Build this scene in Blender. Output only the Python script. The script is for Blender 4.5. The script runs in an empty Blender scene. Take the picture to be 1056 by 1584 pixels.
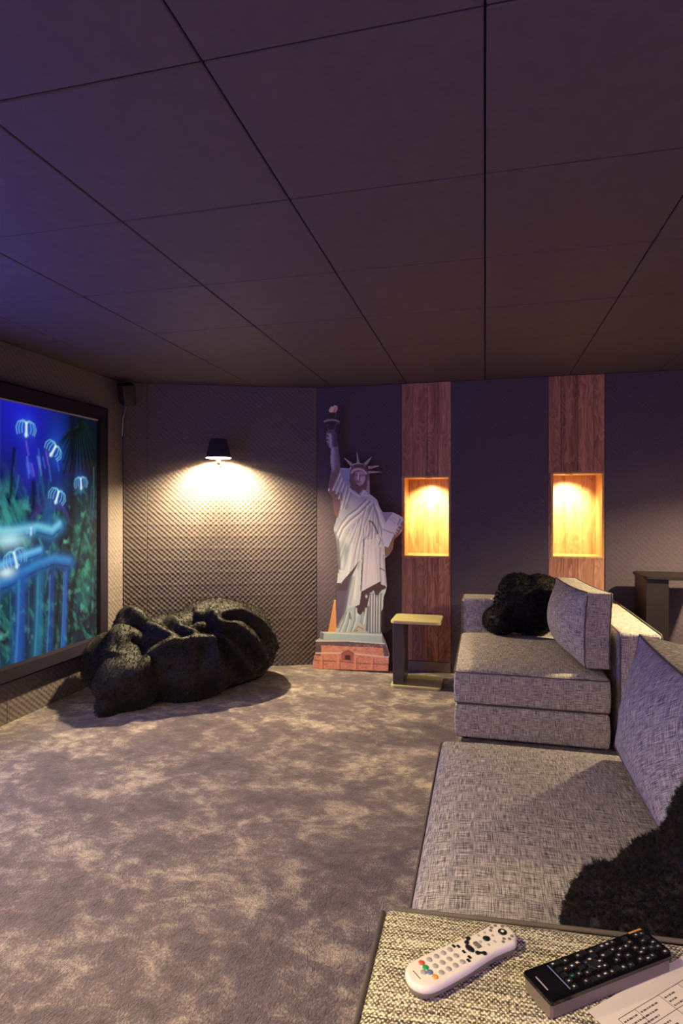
import bpy, bmesh, math, random
import numpy as np
from mathutils import Vector, Matrix, noise as mnoise

random.seed(7)
C = bpy.context.scene.collection
S = bpy.context.scene
PI = math.pi

# ------------------------------------------------------------------ camera
F, CX, CY, TH, CAMH = 910.0, 528.0, 785.0, math.atan(222/910.0), 1.34
CEIL = 2.36
cd = bpy.data.cameras.new('camera')
cam = bpy.data.objects.new('camera', cd); C.objects.link(cam)
cam.location = (0, 0, CAMH)
cam.rotation_euler = (PI/2, 0, TH)
cd.sensor_fit = 'HORIZONTAL'; cd.sensor_width = 36.0
cd.lens = 36.0*F/1056.0
cd.shift_y = -(792.0-CY)/1056.0
cd.clip_start = 0.02
S.camera = cam
# ------------------------------------------------------------------ world, exposure
W = bpy.data.worlds.new('world'); S.world = W; W.use_nodes = True
W.node_tree.nodes['Background'].inputs[0].default_value = (0.47, 0.31, 0.72, 1)
W.node_tree.nodes['Background'].inputs[1].default_value = 2.05
S.view_settings.view_transform = 'Standard'
S.view_settings.look = 'None'
S.view_settings.exposure = 0.0
S.view_settings.gamma = 1.0
S.view_settings.use_curve_mapping = False
SCONCE_W = 440.0
NICHE_W = 66.0
SCREEN_GAIN = 1.0

# pixel of the photograph -> point on a plane of the room
_s, _c = math.sin(TH), math.cos(TH)
def ray(x, y):
    r = (x-CX)/F; u = (CY-y)/F
    return (r*_c-_s, r*_s+_c, u)
def onY(x, y, Y):
    d = ray(x, y); t = Y/d[1]; return Vector((d[0]*t, Y, CAMH+d[2]*t))
def onX(x, y, X):
    d = ray(x, y); t = X/d[0]; return Vector((X, d[1]*t, CAMH+d[2]*t))
def onZ(x, y, z):
    d = ray(x, y); t = (z-CAMH)/d[2]; return Vector((d[0]*t, d[1]*t, z))

# ------------------------------------------------------------------ small helpers
def srgb(r, g, b, a=1.0):
    f = lambda v: (v/12.92 if v <= .04045 else ((v+.055)/1.055)**2.4)
    return (f(r/255.), f(g/255.), f(b/255.), a)

def link(o, parent=None):
    C.objects.link(o)
    if parent: o.parent = parent
    return o

def cube_uv(bm, rot=0.0):
    uv = bm.loops.layers.uv.verify()
    cr, sr = math.cos(rot), math.sin(rot)
    for f in bm.faces:
        n = f.normal; a = max(range(3), key=lambda i: abs(n[i]))
        for l in f.loops:
            p = l.vert.co
            u, v = [(p.y, p.z), (p.x, p.z), (p.x, p.y)][a]
            l[uv].uv = (u*cr-v*sr, u*sr+v*cr)

def obj(name, bm, mat, parent=None, smooth=False, rot=0.0, uv=True):
    bm.normal_update()
    if uv: cube_uv(bm, rot)
    me = bpy.data.meshes.new(name)
    bm.to_mesh(me); bm.free()
    if smooth:
        me.polygons.foreach_set('use_smooth', [True]*len(me.polygons))
    if mat: me.materials.append(mat)
    o = bpy.data.objects.new(name, me)
    return link(o, parent)

def empty(name, loc=(0, 0, 0), rz=0.0):
    o = bpy.data.objects.new(name, None); o.empty_display_size = .1
    o.location = loc; o.rotation_euler = (0, 0, rz)
    return link(o)

def tag(o, label, cat, group=None):
    o['label'] = label; o['category'] = cat
    if group: o['group'] = group
    return o

def struct(o, label=None):
    o['kind'] = 'structure'
    if label: o['label'] = label
    return o

def box(bm, x0, x1, y0, y1, z0, z1, bev=0.0, seg=2):
    m = Matrix.Translation(((x0+x1)/2, (y0+y1)/2, (z0+z1)/2)) @ Matrix.Diagonal((x1-x0, y1-y0, z1-z0, 1))
    r = bmesh.ops.create_cube(bm, size=1.0, matrix=m)
    if bev > 0:
        es = set(e for v in r['verts'] for e in v.link_edges)
        bmesh.ops.bevel(bm, geom=list(es), offset=bev, segments=seg, affect='EDGES', profile=.5)
    return bm

def boxbm(*a, **k): return box(bmesh.new(), *a, **k)

def tube(bm, path, r, closed=False, seg=6):
    pts = [Vector(p) for p in path]; n = len(pts); rings = []
    for i, p in enumerate(pts):
        a = pts[(i-1) % n] if (closed or i > 0) else p
        b = pts[(i+1) % n] if (closed or i < n-1) else p
        t = (b-a).normalized()
        up = Vector((0, 0, 1)) if abs(t.z) < .9 else Vector((1, 0, 0))
        u = t.cross(up).normalized(); v = t.cross(u).normalized()
        rr = r[i] if isinstance(r, (list, tuple)) else r
        rings.append([bm.verts.new(p+u*math.cos(2*PI*k/seg)*rr+v*math.sin(2*PI*k/seg)*rr) for k in range(seg)])
    m = n if closed else n-1
    for i in range(m):
        A, B = rings[i], rings[(i+1) % n]
        for k in range(seg):
            bm.faces.new((A[k], A[(k+1) % seg], B[(k+1) % seg], B[k]))
    if not closed:
        bm.faces.new(rings[0][::-1]); bm.faces.new(rings[-1])
    bmesh.ops.recalc_face_normals(bm, faces=bm.faces[:])
    return bm

def lathe(bm, prof, seg=28, cx=0, cy=0):
    rings = [[bm.verts.new((cx+r*math.cos(2*PI*k/seg), cy+r*math.sin(2*PI*k/seg), z)) for k in range(seg)] for r, z in prof]
    for i in range(len(rings)-1):
        for k in range(seg):
            bm.faces.new((rings[i][k], rings[i][(k+1) % seg], rings[i+1][(k+1) % seg], rings[i+1][k]))
    return bm

def soft_box(hx, hy, hz, r, n=10, fn=None):
    """rounded box centred at 0 with half sizes; fn deforms each vertex"""
    bm = bmesh.new()
    def ax(h):
        q = [-h, -h+r*.12, -h+r*.35, -h+r*.65]
        m = list(np.linspace(-h+r, h-r, n))
        return q+m+[-a for a in q[::-1]]
    A = [ax(hx), ax(hy), ax(hz)]; H = (hx, hy, hz)
    vmap = {}
    def V(p):
        k = tuple(round(c, 6) for c in p)
        if k in vmap: return vmap[k]
        q = Vector([max(-(H[i]-r), min(H[i]-r, p[i])) for i in range(3)])
        d = Vector(p)-q
        w = q+d.normalized()*r if d.length > 1e-9 else Vector(p)
        if fn: w = Vector(fn(w))
        vmap[k] = bm.verts.new(w); return vmap[k]
    for a in range(3):
        b, c = (a+1) % 3, (a+2) % 3
        for sgn in (-1, 1):
            for i in range(len(A[b])-1):
                for j in range(len(A[c])-1):
                    vs = []
                    for (ii, jj) in ((i, j), (i+1, j), (i+1, j+1), (i, j+1)):
                        p = [0, 0, 0]; p[a] = sgn*H[a]; p[b] = A[b][ii]; p[c] = A[c][jj]
                        vs.append(V(p))
                    if sgn < 0: vs = vs[::-1]
                    try: bm.faces.new(vs)
                    except ValueError: pass
    return bm

def shift(bm, v):
    bmesh.ops.translate(bm, verts=bm.verts[:], vec=Vector(v)); return bm

# ------------------------------------------------------------------ material helpers
def mat(name, base=(.5, .5, .5, 1), rough=.6, metal=0.0, **kw):
    m = bpy.data.materials.new(name); m.use_nodes = True
    b = m.node_tree.nodes['Principled BSDF']
    b.inputs['Base Color'].default_value = base
    b.inputs['Roughness'].default_value = rough
    b.inputs['Metallic'].default_value = metal
    for k, v in kw.items(): b.inputs[k.replace('_', ' ')].default_value = v
    return m
def N(m, t, **kw):
    n = m.node_tree.nodes.new(t)
    for k, v in kw.items():
        if k in n.inputs: n.inputs[k].default_value = v
        else: setattr(n, k, v)
    return n
def L(m, a, b): m.node_tree.links.new(a, b)
def bsdf(m): return m.node_tree.nodes['Principled BSDF']
def ramp(m, fac, stops):
    r = N(m, 'ShaderNodeValToRGB'); e = r.color_ramp.elements
    while len(e) < len(stops): e.new(.5)
    for i, (p, c) in enumerate(stops): e[i].position = p; e[i].color = c
    L(m, fac, r.inputs[0]); return r.outputs[0]
def coord(m, kind='UV', scale=(1, 1, 1), loc=None):
    t = N(m, 'ShaderNodeTexCoord'); mp = N(m, 'ShaderNodeMapping')
    mp.inputs['Scale'].default_value = scale
    L(m, t.outputs[kind], mp.inputs[0])
    if loc is not None: L(m, loc, mp.inputs['Location'])
    return mp.outputs[0]
def noise(m, co, scale, detail=3.0, rough=.5, dist=0.0):
    n = N(m, 'ShaderNodeTexNoise'); n.inputs['Scale'].default_value = scale
    n.inputs['Detail'].default_value = detail; n.inputs['Roughness'].default_value = rough
    n.inputs['Distortion'].default_value = dist
    L(m, co, n.inputs['Vector']); return n.outputs['Fac']
def math_(m, op, a, b=None):
    n = N(m, 'ShaderNodeMath'); n.operation = op
    for i, v in enumerate((a, b)):
        if v is None: continue
        if isinstance(v, (int, float)): n.inputs[i].default_value = v
        else: L(m, v, n.inputs[i])
    return n.outputs[0]
def mix(m, fac, a, b, blend='MIX'):
    n = N(m, 'ShaderNodeMix'); n.data_type = 'RGBA'; n.blend_type = blend
    for i, v in ((0, fac), (6, a), (7, b)):
        if isinstance(v, (int, float)): n.inputs[i].default_value = v
        elif isinstance(v, tuple): n.inputs[i].default_value = v
        else: L(m, v, n.inputs[i])
    return n.outputs[2]
def bump(m, h, strength=.5, dist=.01):
    b = N(m, 'ShaderNodeBump'); b.inputs['Strength'].default_value = strength; b.inputs['Distance'].default_value = dist
    L(m, h, b.inputs['Height']); L(m, b.outputs[0], bsdf(m).inputs['Normal'])

# ---- woven sofa fabric
def fabric(name, dark, mid, light, s=1.0, bstr=.35):
    m = mat(name, rough=.95)
    bsdf(m).inputs['Specular IOR Level'].default_value = .15
    a = noise(m, coord(m, 'UV', (360*s, 12*s, 1)), 1.0, 2.5, .6)
    b = noise(m, coord(m, 'UV', (12*s, 360*s, 1)), 1.0, 2.5, .6)
    c = noise(m, coord(m, 'UV', (1, 1, 1)), 60*s, 3, .6)
    t = math_(m, 'ADD', math_(m, 'MULTIPLY', a, .46), math_(m, 'MULTIPLY', b, .46))
    t = math_(m, 'ADD', t, math_(m, 'MULTIPLY', c, .12))
    col = ramp(m, t, [(.41, dark), (.50, mid), (.60, light)])
    L(m, col, bsdf(m).inputs['Base Color'])
    bump(m, t, bstr, .004)
    return m
M_FAB = fabric('woven_fabric', srgb(66, 62, 70), srgb(146, 138, 138), srgb(226, 218, 208), 1.5)
# tweed of the near armrest: rows of cream flecks
def tweed():
    m = mat('tweed_fabric', rough=.95)
    bsdf(m).inputs['Specular IOR Level'].default_value = .15
    co = coord(m, 'UV')
    rows = noise(m, coord(m, 'UV', (16, 210, 1)), 1.0, 2.5, .55)
    flk = noise(m, coord(m, 'UV', (190, 270, 1)), 1.0, 1.5, .5)
    big = noise(m, coord(m, 'UV', (3, 45, 1)), 1.0, 2, .5)
    sp = N(m, 'ShaderNodeSeparateXYZ'); L(m, co, sp.inputs[0])
    rw = math_(m, 'MULTIPLY', sp.outputs[1], 1/.0042)
    ph = math_(m, 'MULTIPLY', math_(m, 'MODULO', math_(m, 'FLOOR', rw), 2.0), PI)
    du = math_(m, 'MAXIMUM', math_(m, 'SINE', math_(m, 'ADD', math_(m, 'MULTIPLY', sp.outputs[0], 2*PI/.0062), ph)), 0.0)
    dv = math_(m, 'ABSOLUTE', math_(m, 'SINE', math_(m, 'MULTIPLY', rw, PI)))
    dots = math_(m, 'MULTIPLY', du, dv)
    t = math_(m, 'ADD', math_(m, 'MULTIPLY', rows, .34), math_(m, 'MULTIPLY', flk, .46))
    t = math_(m, 'ADD', t, math_(m, 'MULTIPLY', big, .12))
    t = math_(m, 'ADD', t, math_(m, 'MULTIPLY', dots, .17))
    col = ramp(m, t, [(.39, srgb(66, 62, 58)), (.48, srgb(148, 140, 122)), (.54, srgb(214, 206, 176)), (.62, srgb(255, 250, 226))])
    L(m, col, bsdf(m).inputs['Base Color'])
    bump(m, t, .55, .004)
    return m
M_TWEED = tweed()
M_PIPE = mat('olive_piping', srgb(96, 88, 80), .9)
def fur_mat(name, col, sheen):
    m = mat(name, col, .6)
    b = bsdf(m)
    b.inputs['Sheen Weight'].default_value = sheen; b.inputs['Sheen Roughness'].default_value = .35
    b.inputs['Sheen Tint'].default_value = (.8, .75, .7, 1)
    b.inputs['Specular IOR Level'].default_value = .3
    n = noise(m, coord(m, 'Object', (1, 1, 1)), 90, 4, .65)
    bump(m, n, .6, .010)
    return m
M_FURBAG = fur_mat('black_faux_fur', srgb(17, 12, 12), .13)
M_FUR = fur_mat('black_shag_fur', srgb(15, 11, 12), .06)
# ---- embossed wall covering
def wallfab(name, col, col2, strength):
    m = mat(name, rough=.85)
    bsdf(m).inputs['Specular IOR Level'].default_value = .1
    t = N(m, 'ShaderNodeTexCoord'); sp = N(m, 'ShaderNodeSeparateXYZ'); L(m, t.outputs['UV'], sp.inputs[0])
    u, v = sp.outputs[0], sp.outputs[1]
    # staggered raised diamonds with a fine rib every few rows
    ku, kv = math_(m, 'MULTIPLY', u, 2*PI/.044), math_(m, 'MULTIPLY', v, 2*PI/.040)
    d = math_(m, 'MULTIPLY', math_(m, 'COSINE', ku), math_(m, 'COSINE', kv))
    line = math_(m, 'POWER', math_(m, 'ABSOLUTE', math_(m, 'COSINE', math_(m, 'MULTIPLY', v, PI/.1))), 14.0)
    d = math_(m, 'ADD', math_(m, 'MULTIPLY', d, .42), math_(m, 'MULTIPLY', line, .22))
    fine = noise(m, coord(m, 'UV', (260, 60, 1)), 1.0, 2, .5)
    h = math_(m, 'ADD', d, math_(m, 'MULTIPLY', fine, .18))
    big = noise(m, coord(m, 'UV', (1, 1, 1)), 2.2, 3, .5)
    cc = mix(m, ramp(m, fine, [(.3, (0, 0, 0, 1)), (.7, (1, 1, 1, 1))]), col, col2)
    cc = mix(m, math_(m, 'MULTIPLY', big, .25), cc, col)
    L(m, cc, bsdf(m).inputs['Base Color'])
    bump(m, h, strength, .012)
    return m
M_WALL = wallfab('embossed_wallcovering', srgb(92, 82, 84), srgb(122, 112, 110), .34)
M_WALL2 = wallfab('embossed_wallcovering_dark', srgb(77, 67, 79), srgb(95, 85, 95), .16)
M_BACKING = mat('wall_backing', srgb(30, 26, 30), .9)
# ---- ceiling panel
def ceilmat():
    m = mat('ceiling_panel_felt', rough=.7)
    bsdf(m).inputs['Specular IOR Level'].default_value = .3
    oi = N(m, 'ShaderNodeObjectInfo')
    n = noise(m, coord(m, 'Object'), 14, 5, .65)
    k = noise(m, coord(m, 'Object', (420, 420, 420)), 1, 2, .5)
    c = ramp(m, n, [(.25, srgb(81, 68, 73)), (.75, srgb(94, 80, 83))])
    c = mix(m, math_(m, 'MULTIPLY', oi.outputs['Random'], .25), c, srgb(80, 68, 74))
    L(m, c, bsdf(m).inputs['Base Color'])
    bump(m, math_(m, 'ADD', n, math_(m, 'MULTIPLY', k, .4)), .12, .004)
    return m
M_CEIL = ceilmat()
# ---- plush carpet
def carpetmat():
    m = mat('plush_carpet', rough=.9)
    b = bsdf(m); b.inputs['Specular IOR Level'].default_value = .1
    b.inputs['Sheen Weight'].default_value = .25; b.inputs['Sheen Roughness'].default_value = .4
    co = coord(m, 'Object')
    big = noise(m, coord(m, 'Object', (1.0, 1.25, 1)), 2.6, 6, .68, .3)
    med = noise(m, coord(m, 'Object', (1, 1.2, 1)), 11, 6, .7, .5)
    fine = noise(m, coord(m, 'Object', (1, .55, 1)), 210, 3, .65)
    t = math_(m, 'ADD', math_(m, 'MULTIPLY', big, .46), math_(m, 'MULTIPLY', med, .38))
    t = math_(m, 'ADD', t, math_(m, 'MULTIPLY', fine, .26))
    c = ramp(m, t, [(.43, srgb(82, 71, 82)), (.55, srgb(118, 103, 110)), (.615, srgb(174, 159, 150)), (.69, srgb(228, 212, 192))])
    L(m, c, b.inputs['Base Color'])
    tuft = noise(m, coord(m, 'Object', (1, .6, 1)), 75, 3, .6, .6)
    hgt = math_(m, 'ADD', math_(m, 'MULTIPLY', fine, .7), math_(m, 'MULTIPLY', med, .9))
    hgt = math_(m, 'ADD', hgt, tuft)
    bump(m, hgt, .9, .022)
    return m
M_CARPET = carpetmat()
# ---- reclaimed wood
def woodmat(name, dark, mid, light, fresh=False):
    m = mat(name, rough=.42 if fresh else .6)
    bsdf(m).inputs['Specular IOR Level'].default_value = .5 if fresh else .3
    oi = N(m, 'ShaderNodeObjectInfo')
    off = N(m, 'ShaderNodeCombineXYZ'); k = math_(m, 'MULTIPLY', oi.outputs['Random'], 37.0)
    L(m, k, off.inputs[0]); L(m, k, off.inputs[1])
    co = coord(m, 'UV', (1, 1, 1), off.outputs[0])
    st = coord(m, 'UV', (17, .9, 1), off.outputs[0])
    g = noise(m, st, 1.0, 5, .6, .5)
    knots = noise(m, coord(m, 'UV', (7, 1.7, 1), off.outputs[0]), 1.0, 2, .4, .8)
    fine = noise(m, coord(m, 'UV', (190, 5, 1), off.outputs[0]), 1.0, 3, .6)
    rings = math_(m, 'FRACT', math_(m, 'MULTIPLY', math_(m, 'ADD', knots, math_(m, 'MULTIPLY', g, .12)), 13.0))
    t = math_(m, 'ADD', math_(m, 'MULTIPLY', g, .60), math_(m, 'MULTIPLY', rings, .17))
    t = math_(m, 'ADD', t, math_(m, 'MULTIPLY', fine, .24))
    c = ramp(m, t, [(.30, dark), (.50, mid), (.68, light)])
    c = mix(m, math_(m, 'MULTIPLY', math_(m, 'FRACT', math_(m, 'MULTIPLY', oi.outputs['Random'], 7.3)), .35), c, light)
    c = mix(m, math_(m, 'MULTIPLY', math_(m, 'FRACT', math_(m, 'MULTIPLY', oi.outputs['Random'], 13.7)), .30), c, dark)
    L(m, c, bsdf(m).inputs['Base Color'])
    bump(m, t, .35, .004)
    return m
M_WOOD = woodmat('reclaimed_wood', srgb(78, 46, 38), srgb(166, 110, 90), srgb(214, 160, 134))
M_WOODN = woodmat('honey_wood', srgb(120, 76, 32), srgb(196, 146, 82), srgb(220, 182, 120), True)
M_BLACK = mat('black_satin', srgb(20, 18, 20), .4)
M_SHADE = mat('pleated_shade_cloth', srgb(40, 32, 44), .8)
M_SHIN = mat('shade_lining', srgb(225, 215, 190), .7)
M_METAL = mat('bronze_metal', srgb(96, 84, 66), .35, .8)
M_FRAME = mat('screen_frame_velvet', srgb(26, 20, 36), .85, Specular_IOR_Level=.12)
M_TRIM = mat('pale_trim', srgb(170, 165, 170), .4)
M_OLIVE = mat('olive_lacquer', srgb(186, 176, 128), .35)
M_GREYMET = mat('graphite_lacquer', srgb(70, 60, 66), .35)
M_TABLEDK = mat('dark_brown_lacquer', srgb(20, 13, 13), .45)
M_CARD = mat('brown_cardboard', srgb(206, 150, 96), .85)
def emis(name, col, s):
    m = bpy.data.materials.new(name); m.use_nodes = True
    nt = m.node_tree; nt.nodes.clear()
    e = nt.nodes.new('ShaderNodeEmission'); o = nt.nodes.new('ShaderNodeOutputMaterial')
    e.inputs[0].default_value = col; e.inputs[1].default_value = s
    nt.links.new(e.outputs[0], o.inputs[0]); return m
M_BULB = emis('lit_bulb', (1, .82, .5, 1), 6.0)
WARM = (1.0, .80, .43)

# ------------------------------------------------------------------ room shell
XL, YB, XR, YN = -2.876, 4.83, 1.95, -.03
YM = (YB+YN)/2
A0, A1 = Vector((XL, 4.25, 0)), Vector((-1.394, YB, 0))        # angled wall, far
B0, B1 = Vector((XL, 2*YM-4.25, 0)), Vector((-1.394, YN, 0))   # its mirror, near

fl = boxbm(XL-.3, XR+.2, YN-.5, YB+.5, -.06, 0)
floor = struct(obj('floor', fl, M_CARPET), 'taupe plush carpet floor with mottled pile')

ce = struct(obj('ceiling', boxbm(XL-.3, XR+.2, YN-.5, YB+.5, CEIL+.016, CEIL+.08), M_BACKING), 'dark ceiling of large square felt panels')
cell = boxbm(-.3125, .3125, -.3075, .3075, 0, .015, bev=.003, seg=1)
shift(cell, (0, 0, 0))
pm = None
ix = range(-5, 5); iy = range(-3, 6)
for i in ix:
    for j in iy:
        x = (i+.5)*.63; y = 1.235+(j+.5)*.62
        if y+.31 > YB+.12 and y-.31 > YB: continue
        x0, x1 = max(x-.3125, XL), min(x+.3125, XR+.2)
        y0, y1 = max(y-.3075, YN-.5), min(y+.3075, YB)
        if x1-x0 < .02 or y1-y0 < .02: continue
        full = (x1-x0 > .62 and y1-y0 > .61)
        if full and pm is not None:
            o = bpy.data.objects.new('ceiling_panel', pm); link(o, ce)
        elif full:
            o = obj('ceiling_panel', cell, M_CEIL, ce); pm = o.data
        else:
            o = obj('ceiling_panel', boxbm(x0-x, x1-x, y0-y, y1-y, 0, .015, bev=.003, seg=1), M_CEIL, ce)
        o.location = (x, y, CEIL+random.uniform(0, .0012))

def wall_slab(name, p, q, label, m=M_WALL, th=.08, seams=()):
    """backing slab from p to q (room is to the right of p->q), wall covering panels on it"""
    d = (q-p); ln = d.length; a = math.atan2(d.y, d.x)
    w = obj(name, boxbm(-.03, ln+.03, .012, th, 0, CEIL+.016), M_BACKING)
    w.location = p; w.rotation_euler = (0, 0, a)
    struct(w, label)
    cuts = [0]+list(seams)+[ln]
    for k in range(len(cuts)-1):
        obj('wall_panel', boxbm(cuts[k]+.001, cuts[k+1]-.001, 0, .0118, 0, CEIL, bev=.0025, seg=2), m, w)
    return w
wall_slab('wall_left', B0, A0, 'wall carrying the cinema screen, covered in embossed grey fabric', seams=(3.05-B0.y, ))
wall_slab('wall_corner', A0, A1, 'angled wall behind the wall lamp, embossed grey covering', seams=(.19, ))
wall_slab('wall_corner_near', B1, B0, 'angled wall beside the viewer, embossed grey covering')
wall_slab('wall_near', Vector((-.40, YN, 0)), B1, 'short wall beside the viewer, embossed grey covering')
wall_slab('wall_right', Vector((XR, YB, 0)), Vector((XR, YN, 0)), 'wall behind the sofas, embossed dark covering', M_WALL2)

# back wall: backing with two open bays for the wooden columns
P1 = (-.670, -.268); P2 = (.480, .886)
bk = bmesh.new()
for a, b in ((-1.5, P1[0]), (P1[1], P2[0]), (P2[1], XR+.1)):
    box(bk, a, b, YB+.012, YB+.40, 0, CEIL+.016)
box(bk, -1.5, XR+.1, YB+.40, YB+.44, 0, CEIL+.016)
for a, b in (P1, P2): box(bk, a, b, YB+.03, YB+.40, 1.65, CEIL+.016)
back = struct(obj('wall_back', bk, M_BACKING), 'dark covered back wall between the wooden columns')
for a, b in ((-1.394, P1[0]), (P1[1], P2[0]), (P2[1], XR)):
    obj('wall_panel', boxbm(a+.001, b-.001, YB, YB+.0118, 0, CEIL, bev=.0025), M_WALL2, back)

# wooden columns with lit niches
def column(px, nx, nz, widths, seedoff, label, lampx):
    x0, x1 = px; nx0, nx1 = nx; nz0, nz1 = nz
    yb = YB+.008
    e = tag(empty('wood_column', ((x0+x1)/2, yb, 0)), label, 'column', 'wooden wall columns')
    ox, oy = (x0+x1)/2, yb
    rnd = random.Random(seedoff)
    xs = [x0]
    for w in widths: xs.append(xs[-1]+w*(x1-x0)/sum(widths))
    for k in range(len(widths)):
        a, b = xs[k]+.0008, xs[k+1]-.0008
        for (z0, z1) in ((.085, nz0-.012), (nz1+.012, CEIL)):
            pr = rnd.uniform(0, .004)
            obj('plank', boxbm(a-ox, b-ox, -pr, .02, z0, z1, bev=.0015, seg=1), M_WOOD, e)
    # side stiles beside the niche
    for a, b in ((x0, nx0-.010), (nx1+.010, x1)):
        if b-a > .004:
            obj('plank', boxbm(a-ox, b-ox, -.002, .02, nz0-.012, nz1+.012), M_WOOD, e)
    obj('skirting', boxbm(x0-ox, x1-ox, -.012, .02, 0, .083, bev=.004), M_WOOD2, e)
    # niche box
    D = .30
    nb = empty('niche', (0, 0, 0)); nb.parent = e
    t = .014
    obj('niche_floor', boxbm(nx0-t-ox, nx1+t-ox, -.004, D, nz0-t, nz0, bev=.001, seg=1), M_WOODN, nb)
    obj('niche_top', boxbm(nx0-t-ox, nx1+t-ox, -.004, D, nz1, nz1+t, bev=.001, seg=1), M_WOODN, nb)
    obj('niche_side', boxbm(nx0-t-ox, nx0-ox, -.004, D, nz0, nz1, bev=.001, seg=1), M_WOODN, nb)
    obj('niche_side', boxbm(nx1-ox, nx1+t-ox, -.004, D, nz0, nz1, bev=.001, seg=1), M_WOODN, nb)
    bx = [nx0, nx0+.35*(nx1-nx0), nx0+.72*(nx1-nx0), nx1]
    for k in range(3):
        obj('back_plank', boxbm(bx[k]-ox+.0006, bx[k+1]-ox-.0006, D-.018, D, nz0, nz1, bev=.001, seg=1), M_WOODN, nb)
    # recessed lamp in the niche top
    rb = lathe(bmesh.new(), [(.020, -.001), (.030, -.004), (.032, 0), (.020, 0)])
    r = obj('lamp_ring', shift(rb, (lampx-ox, D*.22, nz1)), M_METAL, nb, True)
    ld = bpy.data.lights.new('niche_lamp', 'SPOT'); ld.energy = NICHE_W; ld.color = (1.0, .86, .54)
    ld.spot_size = math.radians(108); ld.spot_blend = 1.0; ld.shadow_soft_size = .018
    lo = bpy.data.objects.new('niche_lamp', ld); link(lo, nb)
    lo.location = (lampx-ox, D*.22, nz1-.035); lo.rotation_euler = (math.radians(33), 0, 0)
    return e
M_WOOD2 = mat('grey_oak_skirting', srgb(128, 112, 100), .6)
column(P1, (-.645, -.287), (.945, 1.583), (1, 1.3, .95, 1.1), 3, 'reclaimed wood wall column with lit niche beside the statue standee', -.455)
column(P2, (.514, .868), (.962, 1.600), (.9, 1.2, 1.15, .75), 5, 'reclaimed wood wall column with lit niche behind the sofa', .64)

# ------------------------------------------------------------------ cinema screen
def poly_mask(px, py, poly):
    poly = np.asarray(poly, float); inside = np.zeros(px.shape, bool)
    x0, y0 = poly.min(0); x1, y1 = poly.max(0)
    sel = (px >= x0) & (px <= x1) & (py >= y0) & (py <= y1)
    if not sel.any(): return inside
    qx, qy = px[sel], py[sel]; r = np.zeros(qx.shape, bool); n = len(poly); j = n-1
    for i in range(n):
        xi, yi = poly[i]; xj, yj = poly[j]
        if yi != yj:
            r ^= ((yi > qy) != (yj > qy)) & (qx < (xj-xi)*(qy-yi)/(yj-yi)+xi)
        j = i
    inside[sel] = r; return inside
def seg_dist(px, py, pts, reach=1e9):
    d = np.full(px.shape, 1e9)
    pts = np.asarray(pts, float)
    x0, y0 = pts.min(0)-reach; x1, y1 = pts.max(0)+reach
    sel = (px >= x0) & (px <= x1) & (py >= y0) & (py <= y1)
    if not sel.any(): return d
    qx, qy = px[sel], py[sel]; dd = np.full(qx.shape, 1e9)
    for (ax, ay), (bx_, by_) in zip(pts[:-1], pts[1:]):
        vx, vy = bx_-ax, by_-ay; l2 = vx*vx+vy*vy+1e-12
        t = np.clip(((qx-ax)*vx+(qy-ay)*vy)/l2, 0, 1)
        dd = np.minimum(dd, np.hypot(qx-ax-t*vx, qy-ay-t*vy))
    d[sel] = dd; return d
def lin(c):
    c = np.asarray(c, float)/255.
    return np.where(c <= .04045, c/12.92, ((c+.055)/1.055)**2.4)
class Paint:
    def __init__(s, px, py, base): s.x, s.y = px, py; s.c = np.tile(np.asarray(base, float), (len(px), 1))
    def blend(s, w, col):
        w = np.clip(w, 0, 1)[:, None]; s.c = s.c*(1-w)+np.asarray(col, float)*w
    def poly(s, pts, col, a=1.0): s.blend(poly_mask(s.x, s.y, pts)*a, col)
    def line(s, pts, w, col, a=1.0): s.blend(np.exp(-(seg_dist(s.x, s.y, pts, w*4)/w)**2)*a, col)
    def blob(s, cx, cy, rx, ry, col, a=1.0, p=1.0):
        s.blend(np.exp(-(((s.x-cx)/rx)**2+((s.y-cy)/ry)**2)**p)*a, col)
    def add(s, w, col): s.c = s.c+np.clip(w, 0, 1)[:, None]*np.asarray(col, float)
def vnoise(x, y, seed, sx, sy, oct=3):
    rng = np.random.RandomState(seed); out = 0; amp = 1.0; tot = 0
    for o in range(oct):
        T = rng.rand(64, 64); X = x/sx*2**o; Y = y/sy*2**o
        xi = np.floor(X).astype(int); yi = np.floor(Y).astype(int); fx = X-xi; fy = Y-yi
        fx = fx*fx*(3-2*fx); fy = fy*fy*(3-2*fy)
        g = lambda a, b: T[a % 64, b % 64]
        v = (g(xi, yi)*(1-fx)+g(xi+1, yi)*fx)*(1-fy)+(g(xi, yi+1)*(1-fx)+g(xi+1, yi+1)*fx)*fy
        out = out+v*amp; tot += amp; amp *= .5
    return out/tot

SX = XL+.034                       # plane of the picture
SY0, SY1, SZ0, SZ1 = .97, 3.87, .372, 2.002
scr = tag(empty('cinema_screen', (XL, (SY0+SY1)/2, 0)), 'large framed cinema screen showing a glowing blue jungle', 'screen')
ox, oy = XL, (SY0+SY1)/2
nyy, nzz = 520, 300
gy, gz = np.meshgrid(np.linspace(SY0, SY1, nyy), np.linspace(SZ0, SZ1, nzz))
gy, gz = gy.ravel(), gz.ravel()
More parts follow.
